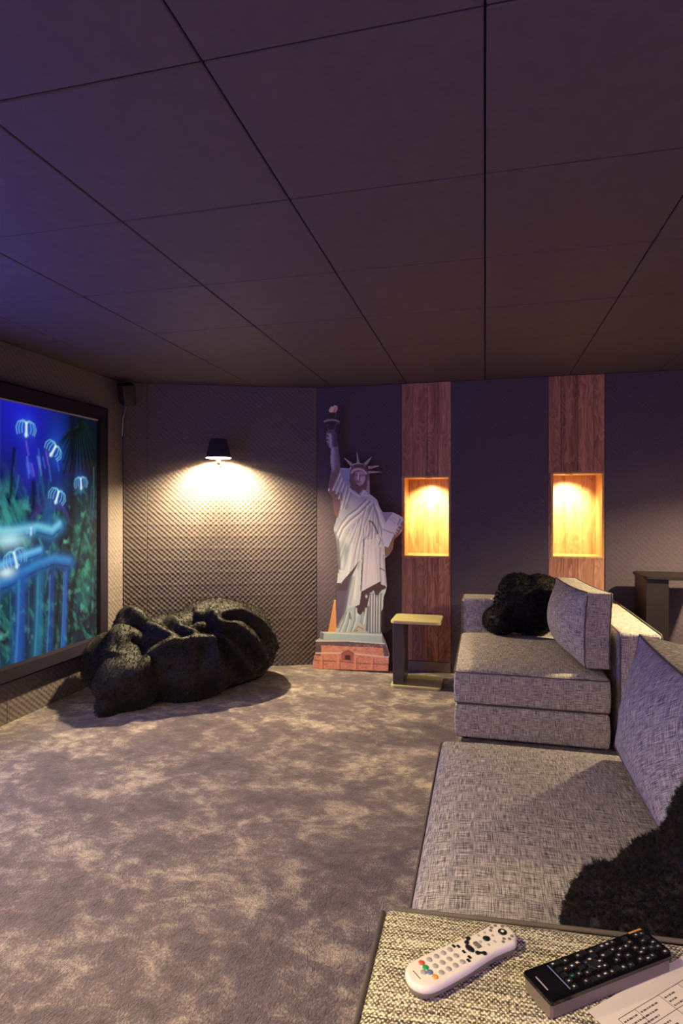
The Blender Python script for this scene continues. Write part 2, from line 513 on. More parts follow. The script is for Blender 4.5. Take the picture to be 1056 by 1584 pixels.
# screen surface in picture coordinates: u metres from the right edge, v metres from the top
u = SY1-gy; v = SZ1-gz
P = Paint(u, v, lin((6, 20, 44)))
n1 = vnoise(u+9, v, 1, .10, .16); n2 = vnoise(u+5, v+3, 2, .05, .06, 4); n3 = vnoise(u+2, v+8, 3, .5, .5, 2); n4 = vnoise(u*1.0+v*.6+4, v-u*.5+7, 6, .035, .10, 3)
low = np.clip((v-.45)/.3, 0, 1)
P.blend((n1-.45)*2.2*low, lin((14, 78, 84)))
P.blend((n4-.55)*3.2*low, lin((40, 128, 112)))
P.blend((n2-.60)*3.4*low, lin((80, 176, 158)))
P.blend((n3-.55)*2.0, lin((4, 10, 26)))
P.blend(np.exp(-((u-.14)/.10)**2-((v-1.08)/.18)**2)*np.clip((n2-.35)*3, 0, 1)*.8, lin((52, 160, 128)))
P.blend(np.exp(-((u-.84)/.12)**2-((v-.74)/.20)**2)*np.clip((n4-.3)*3, 0, 1)*.9, lin((56, 150, 138)))
# deep blue glow of the sky between the leaves, spreading over the left of the picture
P.blend(np.exp(-((u-.74)/.26)**2-((v-.05)/.34)**2)*.95, lin((30, 30, 196)))
P.blend(np.exp(-((u-.42)/.10)**2-((v-.26)/.20)**2)*.7, lin((24, 62, 190)))
P.blend(np.exp(-((u-.66)/.10)**2-((v-.42)/.16)**2)*.6, lin((36, 44, 200)))
P.blend(np.exp(-((u-.22)/.06)**2-((v-.40)/.12)**2)*.5, lin((20, 44, 150)))
# dark fern fronds at the top right
for k in range(16):
    a = math.radians(20+k*9); x0, y0 = .20, .02+.004*k; l = .26+.03*(k % 3)
    p1 = (x0-.5*l*math.cos(a)*.8, y0+.5*l*math.sin(a)*.7); p2 = (x0-l*math.cos(a), y0+l*math.sin(a)*1.1+.05)
    P.line([(x0, y0), p1, p2], .014, lin((4, 12, 14)), .85)
    P.line([(x0+.008, y0), (p1[0]+.01, p1[1]), (p2[0]+.012, p2[1])], .0045, lin((30, 66, 52)), .55)
P.blend(np.exp(-((u)/.10)**2)*.6, lin((3, 10, 16)))
# dark trunks and hanging vines
for pts, w in (([(.27, 0), (.26, .5), (.31, 1.1), (.40, 1.65)], .030), ([(.14, .75), (.25, 1.2), (.31, 1.65)], .022),
               ([(.64, .50), (.62, 1.0), (.62, 1.65)], .022), ([(.38, .62), (.40, 1.2), (.46, 1.65)], .024), ([(.80, .3), (.83, .6)], .016)):
    P.line(pts, w, lin((4, 10, 20)), .85)
rs = random.Random(12)
for k in range(26):
    x0 = rs.uniform(.02, .85); y0 = rs.uniform(.30, 1.3); l = rs.uniform(.10, .32); b_ = rs.uniform(-.06, .06)
    P.line([(x0, y0), (x0+b_*.4, y0+l*.5), (x0+b_, y0+l)], rs.uniform(.004, .010), lin(rs.choice([(26, 88, 110), (24, 58, 130), (10, 40, 52), (40, 120, 130)])), .55)
# drooping violet and pale leaves
for k in range(12):
    x0 = rs.uniform(.40, .72); y0 = rs.uniform(.24, .44)
    P.line([(x0, y0), (x0-.02, y0+rs.uniform(.06, .12))], .007, lin(rs.choice([(96, 130, 220), (120, 90, 200), (60, 100, 220)])), .6)
for k in range(7):
    P.line([(.66-.012*k, .74-.01*k), (.60-.02*k, .60+.012*k), (.46-.02*k, .56+.02*k), (.36-.012*k, .66+.02*k)], .010, lin((70, 40, 120) if k % 2 else (34, 40, 120)), .45)
P.blob(.50, .74, .055, .15, lin((34, 104, 170)), .55)
# broad blue leaf blades sweeping in from the left
def blade(pts, w, col, hi):
    P.line(pts, w, lin(col), .9)
    P.line([(a, b_-w*.35) for a, b_ in pts], w*.45, lin(hi), .65)
    P.line([(a, b_+w*.55) for a, b_ in pts], w*.16, lin((10, 40, 80)), .6)
blade([(1.1, .82), (.80, .82), (.60, .80), (.47, .83), (.40, .79)], .050, (36, 128, 190), (130, 214, 228))
blade([(1.1, 1.16), (.84, 1.12), (.62, 1.05), (.45, 1.02), (.30, 1.05)], .052, (24, 88, 168), (50, 140, 200))
blade([(.90, 1.02), (.74, .98), (.58, .95)], .040, (40, 120, 200), (120, 200, 230))
# blue stems below
for x0, w, col in ((.74, .055, (22, 78, 170)), (.58, .045, (20, 104, 150)), (.47, .030, (18, 60, 140)), (.335, .022, (36, 92, 190))):
    P.line([(x0, 1.12), (x0+.01, 1.35), (x0+.03, 1.65)], w, lin(col), .75)
    P.line([(x0+.02, 1.12), (x0+.03, 1.4), (x0+.05, 1.65)], w*.2, lin((60, 150, 200)), .4)
    P.line([(x0-w*.9, 1.2), (x0-w*.8, 1.65)], w*.25, lin((6, 20, 40)), .6)
# unseen left of the picture: extra blue glow added to light the ceiling
lf = np.clip((u-.90)/.6, 0, 1)
P.blend(lf*.92, np.array((.55, .62, 5.0)))
P.blend(lf*np.clip((n1-.40)*2.5, 0, 1)*.6, np.array((.4, 1.3, 3.0)))
P.blend(lf*np.clip((n3-.45)*3, 0, 1)*.6, np.array((1.5, 1.4, 5.0)))
# luminous hanging blossoms: a bright stem with thin arching threads
def blossom(cx, cy, s, tilt, bright):
    ct, st = math.cos(tilt), math.sin(tilt)
    T = lambda a, b: (cx+(a*ct-b*st)*s, cy+(a*st+b*ct)*s)
    P.blend(np.exp(-((u-cx)**2+(v-cy-.3*s)**2)/(s*.8)**2)*.40*bright, lin((50, 110, 220)))
    for k in (-1, -.8, -.5, .45, .75, 1):
        pts = [T(0, 0), T(k*.35, -.26), T(k*.8, -.10), T(k*1.0, .35), T(k*(.80 if k < 0 else .9), .55+.25*abs(k))]
        P.line(pts, .0042, lin((120, 200, 235)), .60*bright)
    P.line([T(0, -.1), T(0, .45), T(.03, .9)], .0085, lin((225, 250, 250)), .95*bright)
    P.line([T(0, .5), T(.16, .85)], .0045, lin((180, 230, 240)), .7*bright)
    P.line([T(0, .5), T(-.16, .85)], .0045, lin((180, 230, 240)), .7*bright)
blossom(.70, .13, .085, 0, 1); blossom(.44, .25, .085, -.6, 1); blossom(.41, .56, .085, -.35, 1)
blossom(.18, .46, .075, .1, .8); blossom(.80, .95, .10, .3, 1); blossom(.66, .80, .04, 0, .6)
blossom(1.3, .4, .1, .2, 1); blossom(1.7, .9, .11, -.3, 1); blossom(2.2, .35, .1, .3, 1); blossom(2.5, 1.1, .1, 0, 1)
P.blob(.84, .86, .12, .05, lin((190, 240, 245)), .8); P.blob(.86, 1.06, .06, .03, lin((220, 250, 250)), .8)
verts = np.stack([np.full_like(gy, SX-ox), gy-oy, gz], 1)
idx = np.arange(nyy*nzz).reshape(nzz, nyy)
faces = np.stack([idx[:-1, :-1], idx[:-1, 1:], idx[1:, 1:], idx[1:, :-1]], -1).reshape(-1, 4)
def grid_mesh(name, verts, faces, cols):
    me = bpy.data.meshes.new(name)
    me.vertices.add(len(verts)); me.vertices.foreach_set('co', np.asarray(verts, np.float32).ravel())
    me.loops.add(len(faces)*4); me.loops.foreach_set('vertex_index', np.asarray(faces, np.int32).ravel())
    me.polygons.add(len(faces)); me.polygons.foreach_set('loop_start', np.arange(0, len(faces)*4, 4, dtype=np.int32))
    me.update(calc_edges=True)
    ca = me.color_attributes.new('print', 'FLOAT_COLOR', 'POINT')
    rgba = np.concatenate([cols, np.ones((len(cols), 1))], 1).astype(np.float32)
    ca.data.foreach_set('color', rgba.ravel())
    me.validate(); return me
me = grid_mesh('picture', verts, faces, P.c)
m = bpy.data.materials.new('projected_picture'); m.use_nodes = True
nt = m.node_tree; b = nt.nodes['Principled BSDF']
va = nt.nodes.new('ShaderNodeVertexColor'); va.layer_name = 'print'
b.inputs['Base Color'].default_value = (.006, .006, .006, 1); b.inputs['Roughness'].default_value = .8; b.inputs['Specular IOR Level'].default_value = .05
nt.links.new(va.outputs[0], b.inputs['Emission Color']); b.inputs['Emission Strength'].default_value = SCREEN_GAIN
me.materials.append(m)
link(bpy.data.objects.new('picture', me), scr)
# mitred frame, sloping in to the picture
fw, fd = .098, .062
def frame_bar(a, b_, inner_a, inner_b):
    bm = bmesh.new()
    pa = [(0, a), (fd, a), (fd-.012, None), (.02, inner_a)]
    def ring(out, inn):
        o_, i_ = Vector((0, out[0]-oy, out[1])), Vector((0, inn[0]-oy, inn[1]))
        mid = o_.lerp(i_, .82)
        return [bm.verts.new(o_), bm.verts.new(o_+Vector((fd, 0, 0))), bm.verts.new(o_.lerp(i_, .1)+Vector((fd+.006, 0, 0))),
                bm.verts.new(mid+Vector((fd-.006, 0, 0))), bm.verts.new(i_+Vector((.036, 0, 0))), bm.verts.new(i_)]
    A = ring(a, inner_a); B = ring(b_, inner_b)
    for k in range(6):
        bm.faces.new((A[k], A[(k+1) % 6], B[(k+1) % 6], B[k]))
    bm.faces.new(A[::-1]); bm.faces.new(B)
    bmesh.ops.recalc_face_normals(bm, faces=bm.faces[:])
    return obj('frame_bar', bm, M_FRAME, scr)
oc = [(SY0-fw, SZ0-fw), (SY1+fw, SZ0-fw), (SY1+fw, SZ1+fw), (SY0-fw, SZ1+fw)]
ic = [(SY0, SZ0), (SY1, SZ0), (SY1, SZ1), (SY0, SZ1)]
for k in range(4): frame_bar(oc[k], oc[(k+1) % 4], ic[k], ic[(k+1) % 4])
bm = bmesh.new()
box(bm, SX-ox, SX-ox+.012, SY0-oy, SY1-oy, SZ1-.009, SZ1)
obj('edge_trim_glint', bm, M_TRIM, scr)  # pale strip holds the glint of the screen's top border in its colour

# ------------------------------------------------------------------ corner speaker
sp = tag(empty('corner_speaker', (-2.80, 4.17, 2.22)), 'small black loudspeaker on a bracket high in the corner', 'speaker')
bd = obj('cabinet', soft_box(.055, .050, .085, .012, 4), M_BLACK, sp, True)
bd.rotation_euler = (math.radians(14), math.radians(20), math.radians(-35)); bd.location = (.035, -.03, .02)
g = obj('grille', soft_box(.046, .004, .076, .003, 3), mat('speaker_cloth', srgb(34, 30, 36), .9), bd); g.location = (0, -.052, 0)
obj('bracket', tube(bmesh.new(), [(-.07, .03, .03), (-.02, .0, .03), (.02, -.01, .03)], .011), M_BLACK, sp, True)
obj('cable', tube(bmesh.new(), [(.02, -.01, -.06), (-.04, .03, -.16), (-.066, .055, -.30)], .004), M_TRIM, sp, True)

# ------------------------------------------------------------------ wall sconces
def pleats():
    bm = bmesh.new(); n = 72
    rings = []
    for (r, z) in ((.062, .150), (.100, 0.0)):
        rings.append([bm.verts.new(((r+(.0022 if k % 2 else -.0022))*math.cos(2*PI*k/n), (r+(.0022 if k % 2 else -.0022))*math.sin(2*PI*k/n), z)) for k in range(n)])
    for k in range(n): bm.faces.new((rings[0][k], rings[0][(k+1) % n], rings[1][(k+1) % n], rings[1][k]))
    bm.faces.new(rings[0])
    bmesh.ops.recalc_face_normals(bm, faces=bm.faces[:])
    return bm
sc_parts = {}
def sconce(p, nrm, label, dim=1.0):
    """p: point on the wall at the height of the shade's lower rim; nrm: direction into the room"""
    a = math.atan2(nrm.y, nrm.x)
    e = tag(empty('wall_sconce', p, a), label, 'wall lamp', 'wall lamps')
    D = .155
    sh = obj('shade', shift(pleats(), (D, 0, 0)), M_SHADE, e)
    ln = lathe(bmesh.new(), [(.0585, .147), (.0965, .001)], 40, D, 0)
    cap = lathe(ln, [(.0005, .146), (.0585, .147)], 40, D, 0)
    obj('lining', ln, M_SHIN, sh, True)
    rim = tube(bmesh.new(), [(D+.1*math.cos(2*PI*k/40), .1*math.sin(2*PI*k/40), 0) for k in range(40)], .0028, True)
    obj('rim', rim, M_SHIN, sh, True)
    obj('back_plate', boxbm(0, .010, -.014, .014, -.062, -.028, bev=.003), M_METAL, e)
    obj('arm', tube(bmesh.new(), [(.01, 0, -.045), (D-.005, 0, -.045)], .0050, False, 10), M_METAL, e, True)
    obj('bulb_holder', lathe(bmesh.new(), [(.0005, -.058), (.014, -.058), (.014, -.036), (.011, -.03), (.0005, -.03)], 24, D, 0), M_METAL, e, True)
    obj('bulb', lathe(bmesh.new(), [(.0005, -.03), (.011, -.0295), (.0165, -.023), (.0165, -.016), (.009, -.011), (.0005, -.010)], 24, D, 0), M_BULB, e, True)
    ld = bpy.data.lights.new('sconce_lamp', 'POINT'); ld.energy = SCONCE_W*dim; ld.color = WARM; ld.shadow_soft_size = .034
    lo = bpy.data.objects.new('sconce_lamp', ld); link(lo, e); lo.location = (D, 0, .060)
    return e
dA = (A1-A0).normalized(); nA = Vector((dA.y, -dA.x, 0))
zS = 1.742
sconce(A0+dA*(Vector((-2.15, 4.531, 0))-A0).length+Vector((0, 0, zS)), nA, 'dark pleated wall lamp lighting the angled wall above the bean bag')
dB = (B1-B0).normalized(); nB = Vector((-dB.y, dB.x, 0))
sconce(B0+dB*.78+Vector((0, 0, zS)), nB, 'dark pleated wall lamp on the angled wall nearest the viewer', .6)
sconce(Vector((-.75, YN, zS)), Vector((0, 1, 0)), 'dark pleated wall lamp on the short wall beside the viewer', .20)
sconce(Vector((XR, 3.75, zS)), Vector((-1, 0, 0)), 'dark pleated wall lamp on the wall behind the far sofa', .75)
sconce(Vector((XR, 1.50, zS)), Vector((-1, 0, 0)), 'dark pleated wall lamp on the wall behind the near sofa', .10)

# ------------------------------------------------------------------ statue standee
STY = 4.70
def statue():
    step = .6
    xs = np.arange(482, 628, step); ys = np.arange(626, 1042, step)
    GX, GY = np.meshgrid(xs, ys); nx, ny = len(xs), len(ys)
    cxm = (GX[:-1, :-1]+step/2).ravel(); cym = (GY[:-1, :-1]+step/2).ravel()
    body = [(512, 695), (510.5, 716), (512.5, 730), (508, 753), (507, 764), (511, 768), (514, 772), (516.5, 796), (521, 804),
            (516.5, 818), (516, 824), (518.5, 833), (521, 850), (522, 864), (523, 885), (521, 906), (519.5, 919), (519, 940), (520, 974),
            (519, 981), (495, 980.5), (494, 990), (488, 994), (488, 1010), (486, 1018), (484, 1027), (484, 1037), (600, 1041), (601, 1020), (602, 1016), (598, 1002), (597, 998),
            (591, 985), (589, 980), (588.7, 950), (592, 944), (593, 926), (596, 919), (598, 909), (596, 886), (594.7, 866), (601, 862),
            (606.6, 853), (609, 837), (614.6, 833), (621, 824), (623, 815), (625, 808), (622.5, 803), (608, 795.4), (596, 795), (591, 795),
            (587, 788), (583, 776), (575, 769.5), (571.5, 767), (571.5, 754), (571, 744), (570, 733), (566, 724), (560, 720), (553, 718.5), (545, 721), (540, 728), (539, 727.5), (526.5, 726.5),
            (526, 724.5), (522.5, 695)]
    hand = [(512, 697), (506, 692), (504, 680), (505, 672), (509, 667), (516, 667.5), (519.5, 674), (520, 684), (522.6, 696)]
    torch = [(507, 668), (506, 660), (501, 657), (500.5, 654), (505, 651.5), (509, 651), (509, 645), (508, 638), (510, 634), (512, 631), (515, 632), (517, 629.5), (521, 630.5), (522, 635), (519, 641), (518, 651), (522, 652), (525, 654.5), (523, 657.5), (519, 660), (517.5, 668)]
    rays = [[(531, 710), (545, 719.5), (541.5, 724)], [(551.4, 701), (556, 719), (551.5, 719)], [(575.5, 708.5), (567, 723), (561.5, 720)],
            [(588, 723), (570, 729.5), (568.5, 724)], [(591.5, 733), (570, 735.2), (570, 731)]]
    mask = np.zeros(cxm.shape, bool)
    for p in [body, hand, torch]+rays: mask |= poly_mask(cxm, cym, p)
    # ---- the printed picture
    X, Y = GX.ravel(), GY.ravel()
    P = Paint(X, Y, lin((196, 206, 206)))
    def sh(c): return lin(c)
    cloth, pale, shade, deep, dk = (184, 182, 190), (238, 236, 236), (128, 130, 142), (84, 78, 90), (50, 38, 46)
    # torch
    P.poly(torch, sh((58, 38, 42)))
    P.poly([(508, 638), (510, 634), (512, 631), (515, 632), (517, 629.5), (521, 630.5), (522, 635), (519, 641), (510, 641)], sh((236, 190, 170)))
    P.line([(512, 640), (515, 633)], 1.0, sh((255, 235, 215)), .8); P.line([(516, 641), (519, 633)], .8, sh((150, 80, 70)), .8)
    P.line([(501, 655), (507, 653), (513, 652.4), (519, 653), (524, 655)], 1.2, sh((196, 168, 172)), .9)
    # hand
    P.poly(hand, sh((92, 84, 98)))
    for y0 in (674, 680, 686): P.line([(505, y0), (511, y0+1), (512, y0+5)], 1.3, sh((190, 186, 196)), .8)
    P.line([(510, 676), (511, 694)], 2.2, sh((190, 184, 196)), .8); P.line([(518, 676), (519, 692)], 2, sh((60, 50, 62)), .8)
    # arm
    arm = [(512, 694), (510.5, 716), (512.5, 730), (508, 753), (507, 764), (520, 760), (530, 745), (526, 730), (526, 724), (522.5, 694)]
    P.poly(arm, sh((132, 114, 130)))
    P.line([(514, 698), (513.5, 716), (516, 730)], 3.2, sh((186, 186, 204)), .9)
    P.line([(523, 700), (526, 726)], 2.0, sh((112, 84, 86)), .9)
    P.line([(522, 728), (516, 742), (511, 757)], 6.0, sh((124, 92, 90)), .95)
    P.line([(508, 760), (509, 767)], 1.8, sh((235, 228, 226)), .9)
    # shaded sleeve behind
    P.poly([(507, 764), (514, 758), (525, 765), (527, 780), (524, 806), (516, 800), (514, 772)], sh((120, 88, 88)))
    # pale panel by the head
    P.poly([(526.5, 726), (541, 726), (541, 756), (534, 750), (528, 738)], sh((152, 158, 192)))
    P.line([(527, 727.5), (541, 726.5)], 1.0, sh((204, 208, 226)), .9)
    # tunic of the chest and sleeve
    P.poly([(526, 729), (530, 742), (536, 752), (545, 762), (555, 768), (571, 766), (584, 776), (590, 795), (592, 830), (590, 866), (560, 870), (520, 850), (517, 826), (522, 806), (528, 778), (526, 766), (518, 762), (512, 763), (520, 752)], sh(cloth))
    for (a, b_) in (((528, 736), (517, 760)), ((531, 744), (522, 766)), ((534, 752), (526, 774)), ((538, 757), (530, 790)), ((543, 764), (534, 790))):
        P.line([a, b_], 1.1, sh(dk), .65); P.line([(a[0]-2, a[1]), (b_[0]-2, b_[1])], 1.2, sh(pale), .9)
    P.line([(527, 765), (528, 776)], 2, sh(dk), .7)
    # shadowed neck, hair, face
    P.poly([(543, 745), (541, 757), (548, 764), (556, 769), (563, 762), (567, 750)], sh((104, 76, 72)))
    P.poly([(541, 732), (540, 748), (544, 758), (551, 765), (556, 768), (563, 760), (570, 764), (571, 744), (569, 732), (560, 724), (548, 725)], sh((112, 82, 78)))
    P.poly([(569, 742), (572, 752), (571, 767), (566, 763)], sh((170, 150, 160)))
    P.poly([(544.5, 733), (543.5, 745), (546, 755), (551, 762), (556, 763.5), (561, 759), (565, 750), (566, 737), (561, 732), (549, 731)], sh((112, 82, 80)))
    P.poly([(550, 733), (548, 742), (551, 751), (556, 755), (561, 752), (565, 744), (564, 735), (558, 732)], sh((184, 160, 164)))
    P.blob(550, 749, 3, 5, sh((112, 84, 84)), .8); P.blob(559.5, 746, 3, 4, sh((222, 204, 208)), .7)
    P.line([(554.3, 736), (553.6, 744.5)], 1.1, sh((248, 232, 232)), .9)
    P.line([(556, 737), (556, 745)], .9, sh((112, 82, 84)), .85); P.line([(549, 738.4), (552.6, 738.2)], .9, sh((70, 48, 52)), .9)
    P.line([(558, 738.2), (562.5, 738)], .9, sh((90, 64, 68)), .9); P.line([(550, 735.6), (552.8, 735.6)], .6, sh((90, 64, 66)), .8)
    P.line([(552, 748.4), (557.5, 748.4)], .9, sh((110, 70, 74)), .9); P.line([(553, 745.6), (556.2, 745.8)], .7, sh((110, 80, 82)), .8)
    P.blob(549, 744, 2.5, 5, sh((140, 110, 112)), .6)
    # crown
    P.poly([(541, 732), (544, 723), (552, 719), (560, 719.5), (567, 724), (570, 733), (566, 735), (561, 730), (552, 728.5), (546, 731), (543, 736)], sh((104, 78, 74)))
    P.line([(543.5, 734), (547, 730), (554, 728.2), (561, 730), (566, 735)], 1.6, sh((222, 200, 196)), .95)
    P.line([(544, 722), (552, 719.2), (560, 719.8), (566, 723)], 1.2, sh((206, 186, 180)), .9)
    for x in (549, 552, 555, 558, 561): P.line([(x, 722), (x, 726)], .6, sh((52, 34, 36)), .8)
    for r in rays:
        P.poly(r, sh((150, 128, 126))); m_ = ((r[1][0]+r[2][0])/2, (r[1][1]+r[2][1])/2)
        P.line([r[0], m_], .7, sh((214, 196, 190)), .8)
    # collar folds
    P.line([(548, 763), (555, 769), (561, 762)], 1.2, sh((200, 184, 192)), .9)
    P.line([(540, 760), (550, 768), (556, 771)], 1.4, sh(pale), .8)
    P.line([(562, 762), (560, 769), (572, 770), (584, 778)], 1.3, sh(pale), .8)
    P.line([(574, 773), (584, 779)], 1.1, sh(dk), .7)
    # mantle swept over the shoulder
    P.poly([(572, 770), (584, 777), (591, 800), (592, 866), (594, 905), (560, 915), (540, 900), (523, 905), (522, 870), (517, 830), (522, 815), (545, 798), (562, 778)], sh((196, 192, 200)))
    for k in range(13):
        a, b_ = (560+k*2.1, 786+abs(k-6)*1.2), (527+k*5.4, 902)
        m_ = ((a[0]+b_[0])/2-3+(k % 3)*2, (a[1]+b_[1])/2)
        P.line([a, m_, b_], .9+.3*(k % 2), sh((116, 112, 128)), .42); P.line([(a[0]+1.8, a[1]), (m_[0]+2, m_[1]), (b_[0]+2.2, b_[1])], 1.0, sh((236, 232, 236)), .42)
    folds = [[(566, 776), (552, 790), (538, 800), (527, 814), (520, 828)], [(572, 779), (556, 796), (541, 808), (530, 820), (523, 838)]]
    for f in folds:
        P.line(f, 1.2, sh((84, 74, 84)), .8); P.line([(a+1.8, b_+2.2) for a, b_ in f], 1.6, sh(pale), .8)
    P.line([(561, 774), (545, 788), (531, 799), (521, 815), (518, 826)], 2.2, sh((176, 176, 188)), .7)
    P.blob(536, 786, 4, 5, sh((132, 128, 142)), .7); P.blob(571, 790, 3, 6, sh((158, 152, 168)), .6)
    for f, w in (([(566, 786), (560, 806), (556, 832)], 1.2), ([(575, 786), (570, 800), (563, 816)], 1.2), ([(556, 806), (548, 828), (540, 850)], 1.4),
                 ([(549, 814), (538, 838), (530, 858), (525, 880)], 1.8), ([(541, 822), (531, 842), (524, 862)], 1.6), ([(562, 820), (562.5, 836), (563, 850)], .9)):
        P.line(f, w, sh(shade), .75); P.line([(a+2.2, b_) for a, b_ in f], w, sh(pale), .55)
    # deep fold by the left arm and hip
    P.line([(571, 809), (576, 811), (581, 820), (584, 830), (588, 838), (586, 844)], 1.4, sh(dk), .9)
    P.poly([(581, 832), (585, 828), (588, 838), (585, 846)], sh((225, 222, 228)), .8)
    P.line([(577, 782), (583, 800), (589, 822), (593, 845)], 1.1, sh(deep), .7)
    P.line([(582, 786), (589, 806), (594, 824)], 1.3, sh(pale), .7)
    P.line([(562, 838), (570, 831), (574, 822), (571, 812)], 1.5, sh((140, 128, 148)), .7)
    # teal shaded thigh
    P.blob(535, 856, 8, 20, sh((128, 146, 154)), .85); P.blob(541, 848, 3, 9, sh((98, 116, 124)), .5); P.blob(537, 838, 5, 8, sh((214, 222, 220)), .6)
    P.line([(523, 840), (524, 870), (525, 888)], 2.2, sh((90, 92, 108)), .8)
    P.line([(544, 846), (540, 872), (536, 896)], 3.0, sh((226, 230, 228)), .7)
    # the two overlapping panels of the mantle, centre seam
    P.line([(562.5, 838), (562.5, 862), (559.5, 888), (558, 916)], 1.2, sh(dk), .85)
    P.poly([(563.5, 838), (582, 836), (590, 862), (589, 903), (560, 918), (561.5, 880)], sh((214, 208, 214)), .75)
    P.blob(575, 880, 9, 22, sh((226, 216, 224)), .5)
    P.line([(570, 846), (567, 880), (565, 912)], 1.2, sh((186, 178, 190)), .6); P.line([(581, 850), (583, 880), (585, 900)], 1.2, sh((180, 174, 188)), .6)
    P.poly([(586, 846), (594, 862), (596, 886), (598, 909), (589, 908), (587.5, 880)], sh((208, 200, 212)), .8)
    P.line([(588, 882), (597, 887)], 1.0, sh(dk), .85); P.line([(588, 850), (587.5, 882), (589, 904)], .9, sh(deep), .7)
    P.line([(517, 828), (520, 840), (522.5, 864), (523.5, 885)], 3.4, sh((92, 90, 108)), .8)
    P.line([(593, 862), (595, 884), (597, 906)], 1.8, sh((150, 138, 156)), .7)
    P.line([(523, 806), (518, 818)], 2.4, sh((150, 148, 164)), .6)
    # lower hem of left panel, dark hollow, hanging underskirt
    P.poly([(519, 905), (527, 905), (545, 884), (559, 866), (560, 878), (558, 917), (540, 935), (520, 975), (519, 940)], sh((78, 60, 70)))
    P.poly([(524, 884), (540, 886), (533, 894), (527.5, 906)], sh((196, 204, 208)), .9)
    P.poly([(558, 866), (559.6, 870), (556, 938), (535, 946), (539, 920), (545, 892)], sh((202, 206, 208)))
    P.line([(556, 872), (549, 900), (541, 938)], 1.6, sh((162, 170, 176)), .8); P.line([(552, 885), (548, 930)], 1.4, sh(pale), .6)
    P.line([(545, 896), (538, 925), (531, 960)], 2.6, sh((120, 140, 150)), .8)
    P.poly([(521, 917), (540, 917), (534, 950), (524, 975), (520, 975)], sh((104, 92, 118)), .6)
    # shadow under the mantle
    P.poly([(558.5, 918), (588.5, 902), (589, 907), (596, 909), (597, 913), (590, 916), (588, 920), (582, 928), (578, 916), (572, 921), (568, 940), (562, 960), (552, 950), (549, 941), (556, 938)], sh((72, 50, 52)))
    P.blob(566.5, 925.5, 1.4, 2.2, sh((226, 232, 228)), .95)
    # pleated skirt
    P.poly([(572, 920), (578, 918), (582, 928), (588, 918), (593, 922), (592, 944), (588.7, 950), (589.5, 984), (566, 982), (569, 950)], sh((172, 180, 186)))
    for k, x in enumerate((573, 577, 581, 585, 589)):
        P.line([(x, 922), (x-.5, 950), (x-.8, 982)], 1.1, sh((80, 76, 90)), .85); P.line([(x+1.7, 924), (x+1.2, 980)], .9, sh(pale), .6)
    P.line([(569, 942), (567, 978)], 2.2, sh((60, 58, 66)), .8)
    P.poly([(536, 945), (549, 940), (553, 958), (561, 950), (566, 965), (565, 982), (524, 981), (530, 962)], sh((172, 190, 190)))
    for f in ([(536, 950), (531, 966), (525, 980)], [(541, 950), (538, 968), (534, 980)], [(549, 944), (549, 962), (543, 980)], [(560, 950), (558, 966)], [(564, 944), (560, 968)]):
        P.line(f, 1.1, sh((86, 92, 100)), .7); P.line([(a+2, b_) for a, b_ in f], 1.1, sh((230, 236, 228)), .75)
    P.line([(541, 952), (542, 960)], 1.5, sh((62, 50, 56)), .8)
    P.poly([(544, 981), (549, 973), (556, 967), (560, 970), (565, 981)], sh((196, 186, 160)), .9)
    P.line([(547, 980), (554, 972), (561, 976)], .8, sh((120, 100, 80)), .8); P.line([(550, 980), (553, 978)], .8, sh((90, 70, 60)), .8)
    # tablet and its hand
    P.poly([(590, 795), (596, 795), (608, 795.4), (600, 806), (596, 812)], sh((150, 138, 178)))
    P.poly([(608, 795.4), (622.5, 803), (612, 824), (600, 850), (594, 848), (590, 832), (592, 820)], sh((210, 204, 218)))
    P.line([(592, 822), (609, 828)], .9, sh((120, 108, 128)), .8); P.line([(603, 806), (611, 812)], 1.2, sh((160, 150, 172)), .6); P.line([(606, 803), (613, 808)], .8, sh((170, 160, 182)), .6)
    P.poly([(595, 865), (594.5, 848), (600, 850), (612, 824), (620, 812), (624, 808), (622.5, 818), (614.6, 833), (609, 838), (606.6, 853), (601, 862)], sh((134, 98, 76)))
    for a, b_ in (((610, 822), (614, 826)), ((612, 818), (617, 822)), ((616, 813), (620, 817)), ((609, 826), (612, 829))):
        P.line([a, b_], .9, sh((226, 206, 208)), .9)
    P.line([(619, 806), (615, 815)], 1.0, sh((70, 50, 52)), .8)
    # stone plinth and brick base
    P.poly([(495, 980), (591, 984.5), (598, 1000), (488, 994), (494, 990)], sh((176, 194, 194)))
    P.poly([(495, 980.5), (501, 981), (500, 992), (494, 991)], sh((116, 124, 138))); P.poly([(590, 985), (592, 985), (599, 1002), (592, 998)], sh((128, 134, 142)))
    P.line([(500, 981.5), (590, 985.5)], 1.1, sh((226, 230, 214)), .8); P.line([(488, 994.5), (540, 994.6), (594, 998.6)], 1.1, sh((224, 216, 216)), .9)
    P.poly([(488, 995.5), (540, 995.6), (597, 1000), (601, 1018), (484, 1016)], sh((104, 84, 92)))
    P.poly([(497, 1001), (592, 1005), (594, 1020), (496, 1014)], sh((218, 144, 126)))
    P.poly([(488, 1012), (594, 1019), (601, 1021), (601, 1042), (483, 1042), (484, 1028)], sh((218, 142, 124)))
    nb_ = vnoise(X, Y, 11, 3.2, 1.6, 2); low = (Y > 1000)
    P.blend(low*np.clip((nb_-.5)*2.2, 0, 1)*.6, sh((240, 176, 154))); P.blend(low*np.clip((.42-nb_)*3, 0, 1)*.6, sh((140, 80, 76)))
    P.poly([(488, 1000), (497, 1001), (496, 1018), (486, 1016)], sh((92, 74, 86)), .9); P.poly([(592, 1003), (599, 1006), (602, 1017), (597, 1018)], sh((92, 78, 82)), .8)
